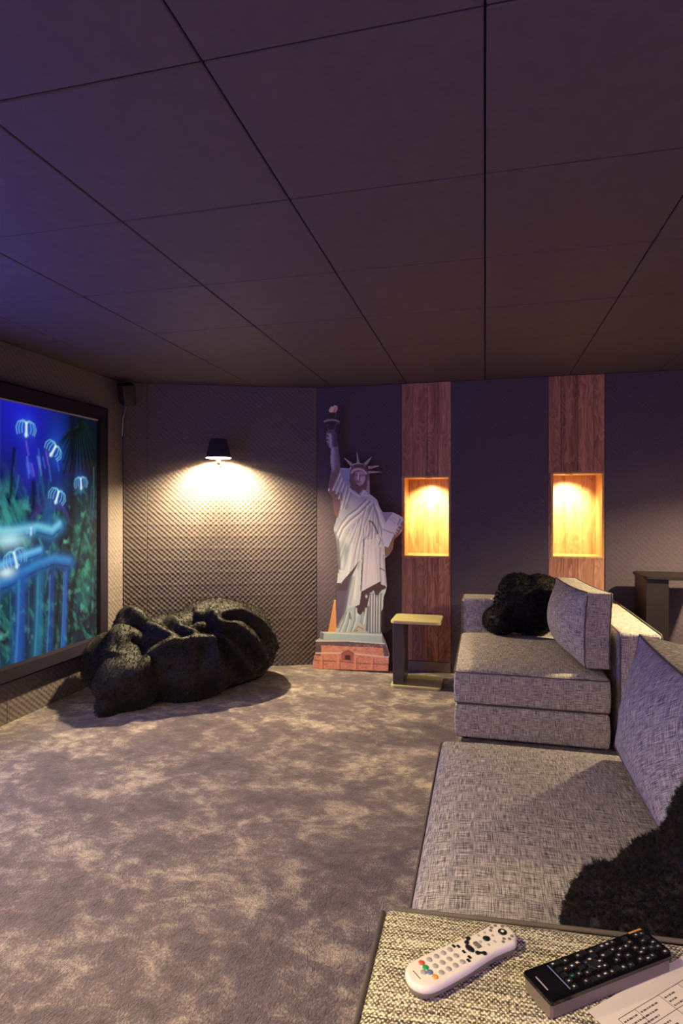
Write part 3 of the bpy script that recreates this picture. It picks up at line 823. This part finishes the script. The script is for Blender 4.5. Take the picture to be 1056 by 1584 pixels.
    P.line([(488, 1013), (528, 1013)], 1.2, sh((244, 214, 196)), .9); P.line([(548, 1014), (593, 1019)], 1.2, sh((244, 214, 196)), .9)
    P.poly([(528, 1024), (528, 1014), (538, 1008.5), (547, 1014), (547, 1025)], sh((170, 98, 90))); P.line([(528, 1014), (538, 1009), (547, 1014)], .9, sh((120, 62, 60)), .8)
    P.poly([(533.5, 1016), (541.5, 1016.5), (541.5, 1024), (533.5, 1023.5)], sh((74, 34, 42)))
    P.line([(486, 1024), (500, 1025), (520, 1026)], .8, sh((110, 58, 56)), .8); P.line([(528, 1026), (545, 1028), (572, 1030), (600, 1031)], .8, sh((110, 58, 56)), .8)
    for x in (497, 523, 549, 575): P.line([(x, 1019), (x-.5, 1038)], 2.2, sh((236, 156, 132)), .8); P.line([(x+3, 1022), (x+2.5, 1038)], .7, sh((130, 70, 66)), .7)
    # ---- card: front, back and cut edge
    def to_plane(px, py):
        r = (px-CX)/F; d0 = r*_c-_s; d1 = r*_s+_c; t = STY/d1
        return d0*t, CAMH+(CY-py)/F*t
    wx, wz = to_plane(X, Y)
    cells = mask.reshape(ny-1, nx-1)
    used = np.zeros((ny, nx), bool)
    for dy in (0, 1):
        for dx in (0, 1): used[dy:ny-1+dy, dx:nx-1+dx] |= cells
    # soften the stepped cut line
    cnt = np.zeros((ny, nx))
    for dy in (0, 1):
        for dx in (0, 1): cnt[dy:ny-1+dy, dx:nx-1+dx] += cells
    bound = used & (cnt < 4)
    edges = {}
    idx = np.arange(nx*ny).reshape(ny, nx)
    for (r, c) in zip(*np.nonzero(cells)):
        a, b_, cc, d = idx[r, c], idx[r, c+1], idx[r+1, c+1], idx[r+1, c]
        for (p, q, rr, c2) in ((a, b_, r-1, c), (b_, cc, r, c+1), (cc, d, r+1, c), (d, a, r, c-1)):
            if rr < 0 or c2 < 0 or rr >= ny-1 or c2 >= nx-1 or not cells[rr, c2]:
                edges[(p, q)] = 1
    nbr = {}
    for p, q in edges:
        nbr.setdefault(p, []).append(q); nbr.setdefault(q, []).append(p)
    for it in range(3):
        new = {k: (np.mean([wx[j] for j in v]+[wx[k]]*2), np.mean([wz[j] for j in v]+[wz[k]]*2)) for k, v in nbr.items()}
        for k, (a, b_) in new.items(): wx[k] = a; wz[k] = b_
    keep = np.nonzero(used.ravel())[0]; rem = -np.ones(nx*ny, int); rem[keep] = np.arange(len(keep))
    zmin = wz[keep].min(); k = len(keep); th = .012
    x0 = (wx[keep].min()+wx[keep].max())/2
    V1 = np.stack([wx[keep]-x0, np.zeros(k), wz[keep]-zmin], 1)
    V2 = V1+np.array([0, th, 0])
    f = np.stack([idx[:-1, :-1], idx[1:, :-1], idx[1:, 1:], idx[:-1, 1:]], -1)[cells]
    f1 = rem[f]; f2 = f1[:, ::-1]+k
    e = np.array([(rem[p], rem[q]) for p, q in edges])
    fe = np.stack([e[:, 0], e[:, 1], e[:, 1]+k, e[:, 0]+k], 1)
    front = grid_mesh('printed_card', V1, f1, P.c[keep])
    V = np.concatenate([V1+np.array([0, .0005, 0]), V2]); Fc = np.concatenate([f2, fe])
    backm = grid_mesh('card_core', V, Fc, np.tile((.5, .4, .3), (2*k, 1)))
    return front, backm, x0, zmin
fr, bk_, sx0, szm = statue()
st = tag(empty('statue_standee', (sx0, STY, 0)), 'tall cardboard cutout of a robed torch-bearing statue on a brick base', 'standee')
mp = mat('printed_card', rough=.55); va = N(mp, 'ShaderNodeVertexColor'); va.layer_name = 'print'
L(mp, va.outputs[0], bsdf(mp).inputs['Base Color'])
fr.materials.append(mp); link(bpy.data.objects.new('printed_card', fr), st)
bk_.materials.append(M_CARD); link(bpy.data.objects.new('card_core', bk_), st)
bm = bmesh.new()
pA = [onY(507.5, 981, STY+.03), onY(517, 931, STY+.03), onY(524, 931, STY+.03), onY(524, 981, STY+.03)]
vs = [bm.verts.new((p.x-sx0, .020, max(p.z-szm, 0))) for p in pA]
vs[0].co.z = .0; vs[3].co.z = 0; vs[0].co.x -= .06
fa = bm.faces.new(vs); r = bmesh.ops.extrude_face_region(bm, geom=[fa])
bmesh.ops.translate(bm, verts=[v for v in r['geom'] if isinstance(v, bmesh.types.BMVert)], vec=(0, .012, 0))
bmesh.ops.recalc_face_normals(bm, faces=bm.faces[:])
obj('support_strut', bm, M_CARD, st)

# ------------------------------------------------------------------ C-shaped side tables
def rounded_slab(hx, hy, hz, rc, bev=.004):
    bm = bmesh.new(); pts = []
    for (cx, cy, a0) in ((hx-rc, hy-rc, 0), (-hx+rc, hy-rc, 90), (-hx+rc, -hy+rc, 180), (hx-rc, -hy+rc, 270)):
        for k in range(6):
            a = math.radians(a0+18*k); pts.append((cx+rc*math.cos(a), cy+rc*math.sin(a)))
    v = [bm.verts.new((x, y, -hz)) for x, y in pts]
    fa = bm.faces.new(v); r = bmesh.ops.extrude_face_region(bm, geom=[fa])
    bmesh.ops.translate(bm, verts=[q for q in r['geom'] if isinstance(q, bmesh.types.BMVert)], vec=(0, 0, 2*hz))
    bmesh.ops.recalc_face_normals(bm, faces=bm.faces[:])
    es = [e for e in bm.edges if abs(e.verts[0].co.z-e.verts[1].co.z) < 1e-6]
    bmesh.ops.bevel(bm, geom=es, offset=bev, segments=2, affect='EDGES')
    return bm
def side_table(x0, x1, y0, y1, h, px0, px1, mt, mtop, label, t=.022):
    cx, cy = (x0+x1)/2, (y0+y1)/2
    e = tag(empty('side_table', (cx, cy, 0)), label, 'side table')
    hx, hy = (x1-x0)/2, (y1-y0)/2
    obj('table_top', shift(rounded_slab(hx, hy, t/2, .035), (0, 0, h-t/2)), mtop, e)
    obj('table_base', shift(rounded_slab(hx, hy, t/2, .035), (0, 0, t/2)), mtop, e)
    obj('post', boxbm(px0-cx, px1-cx, -hy+.02, hy-.02, t, h-t, bev=.004), mt, e)
    return e
side_table(-.685, -.312, 4.33, 4.64, .50, -.668, -.588, M_GREYMET, M_OLIVE, 'small olive C-shaped side table beside the standee')
side_table(1.045, 1.50, 4.34, 4.70, 0.875, 1.06, 1.20, M_TABLEDK, M_TABLEDK, 'tall dark brown side table by the back wall behind the far sofa')

# ------------------------------------------------------------------ sofas
def rect_loop(x0, x1, y0, y1, z, r=.03, k=5, zf=None):
    pts = []
    for (cx, cy, a0) in ((x1-r, y1-r, 0), (x0+r, y1-r, 90), (x0+r, y0+r, 180), (x1-r, y0+r, 270)):
        for i in range(k):
            a = math.radians(a0+90*i/(k-1)); pts.append((cx+r*math.cos(a), cy+r*math.sin(a), z))
    return pts
def sofa(y_open, y_arm_in, y_arm_out, label, tweed_arm=False, skew=0.0):
    ylo, yhi = min(y_open, y_arm_in), max(y_open, y_arm_in)
    oy = (min(y_open, y_arm_out)+max(y_open, y_arm_out))/2
    e = tag(empty('sofa', (.36, oy, 0)), label, 'sofa', 'woven grey sofas')
    ox = .36
    x0, x1 = -.170, .660
    def place(bm, cx, cy, cz): return shift(bm, (cx-ox, cy-oy, cz))
    hy = (yhi-ylo)/2; cy = (ylo+yhi)/2
    def bulge(amount, hx_, hy_):
        def f(p):
            k = 1-(abs(p.z)/.09)**2 if abs(p.z) < .09 else 0
            return (p.x*(1+amount*k/hx_), p.y*(1+amount*k/hy_), p.z)
        return f
    obj('base', place(soft_box((x1-x0)/2-.004, hy-.004, .094, .014, 8, bulge(.006, .4, hy)), (x0+x1)/2, cy, .116), M_FAB, e, True)
    def dome(p):
        kx = max(0, 1-(p.x/((x1-x0)/2))**4); ky = max(0, 1-(p.y/hy)**4)
        z = p.z+(.045*kx**.7*ky**.7 if p.z > .05 else 0)
        k = max(0, 1-(abs(p.z)/.09)**2)
        return (p.x*(1+.012*k), p.y*(1+.010*k), z)
    st_ = obj('seat_cushion', place(soft_box((x1-x0)/2, hy, .095, .020, 14, dome), (x0+x1)/2, cy, .308), M_FAB, e, True)
    obj('piping', tube(bmesh.new(), [(a-ox, b-oy, c) for a, b, c in rect_loop(x0-.002, x1, ylo-.002, yhi+.002, .396)], .0036, True), M_PIPE, st_, True)
    obj('piping', tube(bmesh.new(), [(a-ox, b-oy, c) for a, b, c in rect_loop(x0-.002, x1, ylo-.002, yhi+.002, .222)], .003, True), M_PIPE, st_, True)
    # backrest slab
    b0, b1 = (y_open, y_arm_out) if y_open < y_arm_out else (y_arm_out, y_open)
    bk = obj('backrest', place(soft_box(.105, (b1-b0)/2, .315, .022, 9), .812, (b0+b1)/2, .345), M_FAB, e, True)
    for xx in (.709, .915):
        ye = y_open
        s_ = 1 if y_open < y_arm_out else -1
        pth = [(xx, ye+s_*.006, .06), (xx, ye+s_*.004, .64), (xx, ye+s_*.022, .659), (xx, (b0+b1)/2, .661), (xx, y_arm_out-s_*.03, .659)]
        obj('piping', tube(bmesh.new(), [(a-ox, b-oy, c) for a, b, c in pth], .0045), M_PIPE, bk, True)
    # armrest
    a0, a1 = min(y_arm_in, y_arm_out), max(y_arm_in, y_arm_out)
    hxa = (.702+.172)/2; hya = (a1-a0)/2-.002
    def arm_fn(p):
        k = max(0, 1-(p.x/hxa)**4)*max(0, 1-(p.y/hya)**4)
        y = p.y
        if skew and p.y > 0: y += skew*max(0, min(1, (p.x+hxa)/.5))*min(1, p.y/hya)
        return (p.x, y, p.z+(.006*k if p.z > .2 else 0))
    ar = obj('armrest', place(soft_box(hxa, hya, .314, .022, 12, arm_fn), (.702-.172)/2, (a0+a1)/2, .346), M_TWEED if tweed_arm else M_FAB, e, True)
    for xx, pr_ in ((-.172, 1), ):
        pth = [(xx+.004, a0+.004, .06), (xx+.004, a0+.004, .64), (xx+.006, a0+.022, .659), (xx+.006, a1-.022, .659), (xx+.004, a1-.004, .64), (xx+.004, a1-.004, .06)]
        obj('piping', tube(bmesh.new(), [(a-ox, b-oy, c) for a, b, c in pth], .0040), M_PIPE, ar, True)
    pth = [(-.15, a1-.006, .656), (.1, a1-.004+skew*.5, .658), (.33, a1-.004+skew, .658), (.69, a1-.004+skew, .656)]
    obj('piping', tube(bmesh.new(), [(a-ox, b-oy, c) for a, b, c in pth], .004), M_PIPE, ar, True)
    for fx in (-.11, .84):
        for fy in (ylo+.07, (a0+a1)/2):
            f = lathe(bmesh.new(), [(.0005, 0), (.022, 0), (.026, .026), (.0005, .026)], 14, fx-ox, fy-oy)
            obj('foot', f, M_BLACK, e, True)
    return e
sofa(3.44, 4.50, 4.74, 'far grey woven sofa with an end open towards the viewer, beyond the aisle')
sofa(2.40, 1.00, .62, 'near grey woven sofa with the remotes lying on its armrest', True, .03)

def back_cushion(loc, hy, hz, hx, puff, lean, rz, label, rot=0.0, tilt=0.0, gr=None):
    e = tag(empty('back_cushion', loc, rz), label, 'cushion', 'loose back cushions')
    e.rotation_euler = (tilt, lean, rz)
    def f(p):
        ky = max(0, 1-(p.y/hy)**2); kz = max(0, 1-(p.z/hz)**2)
        k = (ky**.75)*(kz**.75)
        x = p.x*(1+puff/hx*k*(1.0 if p.x < 0 else .35))
        cn = (abs(p.y)/hy)**3*(abs(p.z)/hz)**3
        w = .0035*math.sin(p.z*70+p.y*9)*(abs(p.y)/hy)**4
        return (x+w*0.5, p.y*(1-.06*kz*(abs(p.y)/hy)-.0*cn), p.z*(1-.05*ky*(abs(p.z)/hz)))
    c = obj('cover', shift(soft_box(hx, hy, hz, .012, 16, f), (0, 0, hz)), M_FAB, e, True, rot)
    for sx in (-1, 1):
        loop = []
        n = 40
        for k in range(n):
            t = 4*k/n
            s_, q = int(t), t-int(t)
            yy, zz = [(-1+2*q, -1), (1, -1+2*q), (1-2*q, 1), (-1, 1-2*q)][s_]
            p = Vector((sx*(hx-.002), yy*(hy-.003), zz*(hz-.003))); x, y, z = f(p)
            loop.append((x, y, z+hz))
        obj('piping', tube(bmesh.new(), loop, .0045, True), M_PIPE, c, True)
    return e
back_cushion((.560, 3.85, .445), .36, .212, .066, .115, math.radians(2), math.radians(7), 'boxy back cushion standing on the far sofa seat next to the black fur cushion')
back_cushion((.535, 1.93, .45), .40, .212, .080, .075, math.radians(12), math.radians(0), 'back cushion leaning on the near sofa behind the shaggy black throw', math.radians(38))

# ------------------------------------------------------------------ soft lumps (bean bag, fur)
def blob_mesh(name, lobes, voxel, fn, mat_, parent, rz=0.0, smooth_it=6):
    """lobes: (centre, radii, rotation z) -> one continuous skin, wrinkled by fn(co, normal)"""
    bm = bmesh.new()
    for c, r, a in lobes:
        M = Matrix.Translation(c) @ Matrix.Rotation(a, 4, 'Z') @ Matrix.Diagonal((r[0], r[1], r[2], 1))
        bmesh.ops.create_icosphere(bm, subdivisions=4, radius=1, matrix=M)
    me = bpy.data.meshes.new(name); bm.to_mesh(me); bm.free()
    o = bpy.data.objects.new(name, me); link(o)
    md = o.modifiers.new('r', 'REMESH'); md.mode = 'VOXEL'; md.voxel_size = voxel; md.adaptivity = 0
    ms = o.modifiers.new('s', 'SMOOTH'); ms.iterations = smooth_it; ms.factor = .6
    dg = bpy.context.evaluated_depsgraph_get()
    ev = bpy.data.meshes.new_from_object(o.evaluated_get(dg))
    bpy.data.objects.remove(o)
    bm = bmesh.new(); bm.from_mesh(ev)
    bm.normal_update()
    nv = [(v, fn(v.co.copy(), v.normal.copy())) for v in bm.verts]
    for v, c in nv: v.co = c
    for it in range(1):
        bmesh.ops.smooth_vert(bm, verts=bm.verts[:], factor=.4, use_axis_x=True, use_axis_y=True, use_axis_z=True)
    o = obj(name, bm, mat_, parent, True)
    return o
def fur(o, count, length, children, radius=.0012, seed=1, brown=.02):
    md = o.modifiers.new('fur', 'PARTICLE_SYSTEM')
    ps = o.particle_systems[-1]; ps.seed = seed; s_ = ps.settings
    s_.type = 'HAIR'; s_.count = count; s_.hair_length = length; s_.hair_step = 3
    s_.brownian_factor = brown; s_.emit_from = 'FACE'
    s_.child_type = 'SIMPLE'; s_.rendered_child_count = children; s_.child_percent = 1
    s_.child_radius = length*.8; s_.roughness_1 = length*.3; s_.roughness_endpoint = length*.5
    s_.root_radius = 1.0; s_.tip_radius = .15; s_.radius_scale = radius
    s_.material = 1
    return ps

# bean bag: heavy round lobe against the angled wall, a slumped corner towards the viewer
bb = tag(empty('bean_bag', (-2.16, 3.95, 0)), 'big black faux fur bean bag slumped in the corner under the wall lamp', 'bean bag')
O = Vector((-2.16, 3.95, 0))
def bag_fn(co, n):
    co = co+n*(mnoise.noise(co*5)*.022+mnoise.noise(co*13+Vector((4, 1, 7)))*.008)*min(1, max(0, co.z/.08))
    co.z = max(co.z, .003)
    return co
lobes = [((-1.98, 4.15, .31), (.42, .40, .33), 0.2),     # round rear lobe
         ((-2.15, 3.95, .26), (.45, .42, .30), .6),
         ((-2.46, 3.78, .38), (.15, .17, .24), 0),       # raised left corner
         ((-2.60, 3.76, .22), (.20, .28, .23), 0),
         ((-2.33, 3.53, .17), (.22, .25, .20), -.3),     # slumped front left corner
         ((-2.38, 3.37, .06), (.09, .10, .08), 0),
         ((-2.05, 3.80, .20), (.36, .25, .24), .5),
         ((-2.42, 3.62, .24), (.17, .20, .26), 0),
         ((-1.82, 4.28, .22), (.24, .26, .23), 0)]
lobes = [(tuple(Vector(c)-O), r, a) for c, r, a in lobes]
# creases and ridges of the cover as seen in the photograph: (line, height, half width)
folds = [([(333, 962), (346, 950), (372, 946), (400, 962), (424, 1000), (429, 1028)], .040, .030),
         ([(337, 968), (362, 966), (388, 984), (404, 1006), (414, 1024)], .045, .026),
         ([(332, 978), (352, 990), (368, 1010), (384, 1034)], .045, .024),
         ([(328, 992), (334, 1020), (344, 1048), (354, 1074)], .050, .022),
         ([(322, 990), (290, 986), (262, 994), (236, 1012), (212, 1040)], .045, .032),
         ([(306, 968), (303, 948), (300, 926)], .040, .024),
         ([(316, 962), (326, 944), (340, 930)], .030, .022),
         ([(330, 950), (338, 960), (344, 972)], .050, .018),
         ([(300, 975), (280, 968), (264, 956), (258, 944)], .040, .024),
         ([(204, 946), (222, 962), (246, 974), (268, 982)], .050, .030),
         ([(190, 952), (176, 985), (172, 1020), (160, 1060), (156, 1100)], .035, .035),
         ([(172, 1010), (190, 1014), (214, 1010)], .022, .020),
         ([(318, 962), (336, 990), (350, 1012), (366, 1040)], -.045, .026),
         ([(335, 972), (360, 978), (382, 998), (398, 1024)], -.045, .024),
         ([(345, 958), (376, 956), (402, 978), (418, 1012)], -.035, .022),
         ([(300, 980), (268, 984), (240, 990), (222, 996), (208, 990)], -.035, .030),
         ([(318, 1000), (310, 1030), (320, 1070)], -.035, .040),
         ([(252, 958), (262, 970), (282, 978)], -.050, .030),
         ([(316, 955), (300, 958), (290, 965), (310, 972), (326, 970)], -.050, .030),
         ([(220, 1010), (205, 1050), (200, 1090)], -.015, .035),
         ([(288, 930), (296, 944), (302, 960)], -.030, .018)]
from mathutils.bvhtree import BVHTree
def crease(o, off, folds):
    """raise or sink the skin along lines given on its visible side"""
    bm = bmesh.new(); bm.from_mesh(o.data); bm.normal_update()
    tree = BVHTree.FromBMesh(bm); cp = Vector((0, 0, CAMH))-off
    V = np.array([v.co for v in bm.verts]); Nn = np.array([v.normal for v in bm.verts]); D = np.zeros(len(V))
    for line, h_, w_ in folds:
        pts = []
        for (x, y) in line:
            hit = tree.ray_cast(cp, Vector(ray(x, y)).normalized())
            if hit[0] is not None: pts.append(np.array(hit[0]))
        if len(pts) < 2: continue
        dd = np.full(len(V), 1e9)
        for a, b_ in zip(pts[:-1], pts[1:]):
            ab = b_-a; t = np.clip(((V-a)@ab)/(ab@ab+1e-12), 0, 1)
            dd = np.minimum(dd, np.linalg.norm(V-a-t[:, None]*ab, axis=1))
        D += h_*np.exp(-(dd/(w_*1.35))**1.5)
    V2 = V+Nn*D[:, None]; V2[:, 2] = np.maximum(V2[:, 2], .003)
    for v, c in zip(bm.verts, V2): v.co = c
    bmesh.ops.smooth_vert(bm, verts=bm.verts[:], factor=.3, use_axis_x=True, use_axis_y=True, use_axis_z=True)
    bm.to_mesh(o.data); bm.free()
bag = blob_mesh('fur_cover', lobes, .0125, bag_fn, M_FURBAG, bb)
crease(bag, O, folds)
fur(bag, 14000, .0055, 8, .0011, 3, .003)

# black fur cushion on the far sofa
fc = tag(empty('fur_cushion', (.285, 4.325, .45)), 'black fur cushion lying against the far sofa armrest', 'cushion', 'black fur cushions')
def fc_fn(co, n):
    co = co+n*(mnoise.noise(co*7)*.014+mnoise.noise(co*22)*.006)
    co.z = max(co.z, .003); return co
fcm = blob_mesh('fur_cover', [((.02, 0, .20), (.25, .10, .21), .1), ((-.06, .0, .28), (.13, .09, .15), .1), ((.09, 0, .27), (.16, .09, .15), .1), ((-.17, 0, .09), (.13, .13, .10), 0)], .014, fc_fn, M_FUR, fc)
fur(fcm, 6000, .006, 8, .0012, 5, .004)

# shaggy black fur cushion on the near sofa
nf = tag(empty('fur_throw', (.405, 1.235, .452)), 'shaggy black fur throw heaped on the near sofa by the remotes', 'throw')
def nf_fn(co, n):
    co = co+n*(mnoise.noise(co*6)*.03+mnoise.noise(co*16)*.012)
    co.z = max(co.z, .003); return co
nfm = blob_mesh('fur_cover', [((-.095, -.03, .085), (.150, .145, .135), .2), ((.02, .0, .11), (.20, .19, .15), 0), ((.09, .03, .22), (.15, .18, .18), 0), ((.14, .04, .30), (.13, .17, .18), 0)], .014, nf_fn, M_FUR, nf)
fur(nfm, 16000, .005, 12, .0009, 8, .004)

# ------------------------------------------------------------------ remotes and paper on the armrest
ZA = .668
def outline_solid(name, pts, z0, z1, inset, m, parent, bev=.004):
    bm = bmesh.new(); v = [bm.verts.new((x, y, z0)) for x, y in pts]
    fa = bm.faces.new(v); r = bmesh.ops.extrude_face_region(bm, geom=[fa])
    top = [q for q in r['geom'] if isinstance(q, bmesh.types.BMVert)]
    bmesh.ops.translate(bm, verts=top, vec=(0, 0, z1-z0))
    bmesh.ops.recalc_face_normals(bm, faces=bm.faces[:])
    if bev:
        es = [e for e in bm.edges if all(abs(q.co.z-z1) < 1e-6 for q in e.verts)]
        bmesh.ops.bevel(bm, geom=es, offset=bev, segments=3, affect='EDGES')
    return obj(name, bm, m, parent)
def button(name, parent, x, y, z, rx, ry, h, m, a=0.0, sq=False):
    bm = bmesh.new()
    if sq: box(bm, -rx, rx, -ry, ry, 0, h, bev=min(rx, ry)*.4, seg=2)
    else:
        lathe(bm, [(1, 0), (1, .6), (.8, 1), (.0005, 1)], 16)
        bmesh.ops.scale(bm, verts=bm.verts[:], vec=(rx, ry, h))
        bmesh.ops.recalc_face_normals(bm, faces=bm.faces[:])
    o = obj(name, bm, m, parent, not sq); o.location = (x, y, z); o.rotation_euler = (0, 0, a); return o
M_WHITE = mat('white_plastic', srgb(236, 228, 216), .35)
M_GREYP = mat('grey_plastic', srgb(120, 114, 106), .5)
M_BTN = mat('light_grey_button', srgb(168, 164, 160), .5)
M_BTND = mat('black_button', srgb(26, 26, 28), .4)
M_RED = mat('red_button', srgb(206, 92, 70), .5); M_GREEN = mat('green_button', srgb(30, 160, 90), .5)
M_YEL = mat('orange_button', srgb(230, 160, 80), .5); M_BLUE = mat('blue_button', srgb(100, 120, 160), .5)

pa, pb = Vector((-.1005, .812, 0)), Vector((.038, .945, 0))
d = pb-pa; LN = .196
wr = tag(empty('white_remote', ((pa.x+pb.x)/2, (pa.y+pb.y)/2, ZA), math.atan2(d.y, d.x)), 'white remote control with rows of small buttons on the armrest', 'remote control')
h = LN/2
prof = [(-h, .004), (-h+.003, .013), (-h+.012, .0225), (-h+.03, .0268), (-.02, .0262), (.02, .0228), (.045, .0214), (.065, .0228), (.08, .0240), (h-.012, .0215), (h-.004, .0145), (h, .005)]
pts = [(x, -w) for x, w in prof]+[(x, w) for x, w in prof[::-1]]
def loft(name, pts, rings, m, parent):
    bm = bmesh.new(); R = []
    for z, k in rings:
        R.append([bm.verts.new((x-(1-k)*.026*(x/(LN/2)) if abs(k) > .3 else x*k*.5, y*k, z)) for x, y in pts])
    n = len(pts)
    for a, b_ in zip(R[:-1], R[1:]):
        for i in range(n): bm.faces.new((a[i], a[(i+1) % n], b_[(i+1) % n], b_[i]))
    bm.faces.new(R[0][::-1]); bm.faces.new(R[-1])
    bmesh.ops.recalc_face_normals(bm, faces=bm.faces[:])
    return obj(name, bm, m, parent, True)
def dense(pts, n=4):
    out = []
    N_ = len(pts)
    for i in range(N_):
        p0, p1, p2, p3 = [Vector(pts[(i+k) % N_]+(0,)) for k in (-1, 0, 1, 2)]
        for q in range(n):
            t = q/n
            c = .5*((2*p1)+(-p0+p2)*t+(2*p0-5*p1+4*p2-p3)*t*t+(-p0+3*p1-3*p2+p3)*t**3)
            out.append((c.x, c.y))
    return out
pts = dense(pts)
loft('underside', pts, [(0, .80), (.003, .90), (.008, .955), (.0105, .965)], M_GREYP, wr)
loft('faceplate', pts, [(.0105, .975), (.0125, .995), (.015, 1.0), (.0175, .985), (.0195, .94), (.0206, .87), (.0210, .78)], M_WHITE, wr)
zt = .021
# keypad of round keys, colour keys, navigation cluster
for i in range(4):
    for j in range(3):
        button('key', wr, -.052+i*.0128, .0135-j*.0135, zt, .0042, .0042, .0014, M_BTN)
for (x, y, m_) in ((-.0650, .0145, M_RED), (-.0655, .0050, M_GREEN), (-.0655, -.0048, M_BLUE), (-.0645, -.0150, M_YEL), (-.0735, -.0005, M_BTN)):
    button('colour_key', wr, x, y, zt, .0044, .0044, .0015, m_)
for j in range(3): button('key', wr, .0015, .012-j*.012, zt, .0020, .0030, .001, M_BTND, 0, True)
for j in range(2): button('key', wr, -.004, .016-j*.032, zt, .0020, .0030, .001, M_BTND, 0, True)
button('rocker', wr, .0135, .0005, zt, .0050, .0085, .0015, M_BTND)
for s_ in (-1, 1):
    bm = bmesh.new()
    for q in (-1, 1):
        lathe(bm, [(.0036, 0), (.0036, .001), (.0028, .0015), (.0003, .0015)], 14, q*.0048, 0)
    box(bm, -.005, .005, -.0016, .0016, 0, .0013)
    o = obj('volume_key', bm, M_BTND, wr); o.location = (.0215, s_*.0145, zt); o.rotation_euler = (0, 0, s_*.6)
button('key', wr, .0275, 0, zt, .0040, .0060, .0012, M_GREYP, 0, True)
button('navigation_pad', wr, .0490, .0030, zt, .0055, .0055, .0015, M_BTND)
for k in range(6):
    a = k*PI/3; button('key', wr, .049+.0125*math.cos(a), .003+.0125*math.sin(a), zt, .0019, .0024, .001, M_BTN)
button('logo_key', wr, .0800, .0010, zt, .0068, .0068, .0015, M_BTND)
lg = bmesh.new(); box(lg, -.0022, .0022, -.0022, .0022, .0015, .0018)
o = obj('logo_mark', lg, M_WHITE, wr); o.location = (.08, .001, zt); o.rotation_euler = (0, 0, .3)
for (x, y) in ((.072, .0165), (.080, .0165), (.0665, .0125), (.0885, .010), (.0860, -.0125), (.0785, -.0150), (.0715, -.0105), (.066, -.0145)):
    button('key', wr, x, y, zt, .0026, .0026, .001, M_GREYP)
button('printed_line', wr, -.084, .001, zt, .0007, .0085, .0002, M_GREYP, 0, True)

pa, pb = Vector((.070, .838, 0)), Vector((.249, .966, 0)); d = pb-pa; LN = d.length+.006; h = LN/2
br = tag(empty('black_remote', ((pa.x+pb.x)/2, (pa.y+pb.y)/2, ZA), math.atan2(d.y, d.x)), 'glossy black remote control with a small display on the armrest', 'remote control')
M_GLOSS = mat('gloss_black', srgb(12, 12, 14), .12)
hw = .0285
rr = [(-h, -hw+.002), (-h+.004, -hw), (h-.008, -hw), (h, -hw+.009), (h, hw-.009), (h-.008, hw), (-h+.004, hw), (-h, hw-.002)]
outline_solid('underside', [(x*.99, y*.93) for x, y in rr], 0, .018, 0, mat('grey_case', srgb(112, 102, 92), .45), br, 0)
outline_solid('faceplate', rr, .018, .025, 0, M_GLOSS, br, .002)
zt = .025
obj('display', boxbm(-h+.010, -h+.034, -.021, .021, zt, zt+.0004), mat('display_glass', srgb(16, 16, 22), .08), br)
for x, w, m_ in ((-h+.008, .012, M_TRIM), (-h+.037, .022, M_BLUE)):
    obj('printed_line', boxbm(x, x+.0018, -w, w, zt, zt+.0004), m_, br)
M_LIT = mat('pale_legend', srgb(214, 208, 206), .5)
rb = random.Random(4)
cols = [M_LIT, M_BTN, M_LIT, M_BTN, M_BLUE]
x = -h+.046
row = 0
while x < h-.012:
    nky = 4 if row % 3 else 5
    for j in range(nky):
        y = -.020+.040*j/(nky-1)+rb.uniform(-.0015, .0015)
        m_ = cols[rb.randrange(5)]
        if row == 1: m_ = [M_RED, M_GREEN, M_YEL, M_LIT][j % 4]
        if rb.random() < .88:
            k_ = button('key', br, x+rb.uniform(-.0012, .0012), y, zt, .0044, .0036, .0012, M_BTND, 0, True)
            if row > 10 and j < 3 or rb.random() < .8:
                obj('legend', boxbm(-.0020, .0020*rb.uniform(.3, 1), -.0014, .0014*rb.uniform(.2, 1), .0012, .0015), m_, k_)
    x += .0112; row += 1
button('navigation_ring', br, -.012, 0, zt, .010, .010, .0014, M_BTND)
bm = bmesh.new(); box(bm, h-.030, h-.006, hw-.004, hw-.0015, zt, zt+.0008)
obj('orange_light', bm, M_YEL, br)

# paper sheet with a printed table
c0 = onZ(908, 1563, ZA); c1 = onZ(1056, 1478, ZA); e1 = (c1-c0).normalized()
ps = tag(empty('paper_sheet', (c0.x, c0.y, ZA-.001), math.atan2(e1.y, e1.x)), 'white printed sheet of paper under the black remote on the armrest', 'paper')
bm = bmesh.new(); box(bm, 0, .21, -.297, 0, 0, .0006)
M_PAPER = mat('white_paper', srgb(232, 222, 214), .8)
obj('sheet', bm, M_PAPER, ps)
M_INK = mat('grey_ink', srgb(96, 90, 92), .9)
bm = bmesh.new(); z = .0006
for k in range(9):
    y = -.028-.026*k; box(bm, .025, .190, y-.0004, y+.0004, z, z+.0002)
for x in (.025, .058, .108, .150, .190): box(bm, x-.0004, x+.0004, -.236, -.028, z, z+.0002)
obj('table_lines', bm, M_INK, ps)
bm = bmesh.new(); rb = random.Random(9)
for k in range(8):
    for x0 in (.028, .061, .111, .153):
        for r in range(3):
            y = -.034-.026*k-.007*r; x = x0; xe = x0+rb.uniform(.014, .036)
            while x < xe:
                w = rb.uniform(.002, .007); box(bm, x, x+w, y-.0022, y, z, z+.0002); x += w+.0015
obj('printed_text', bm, M_INK, ps)
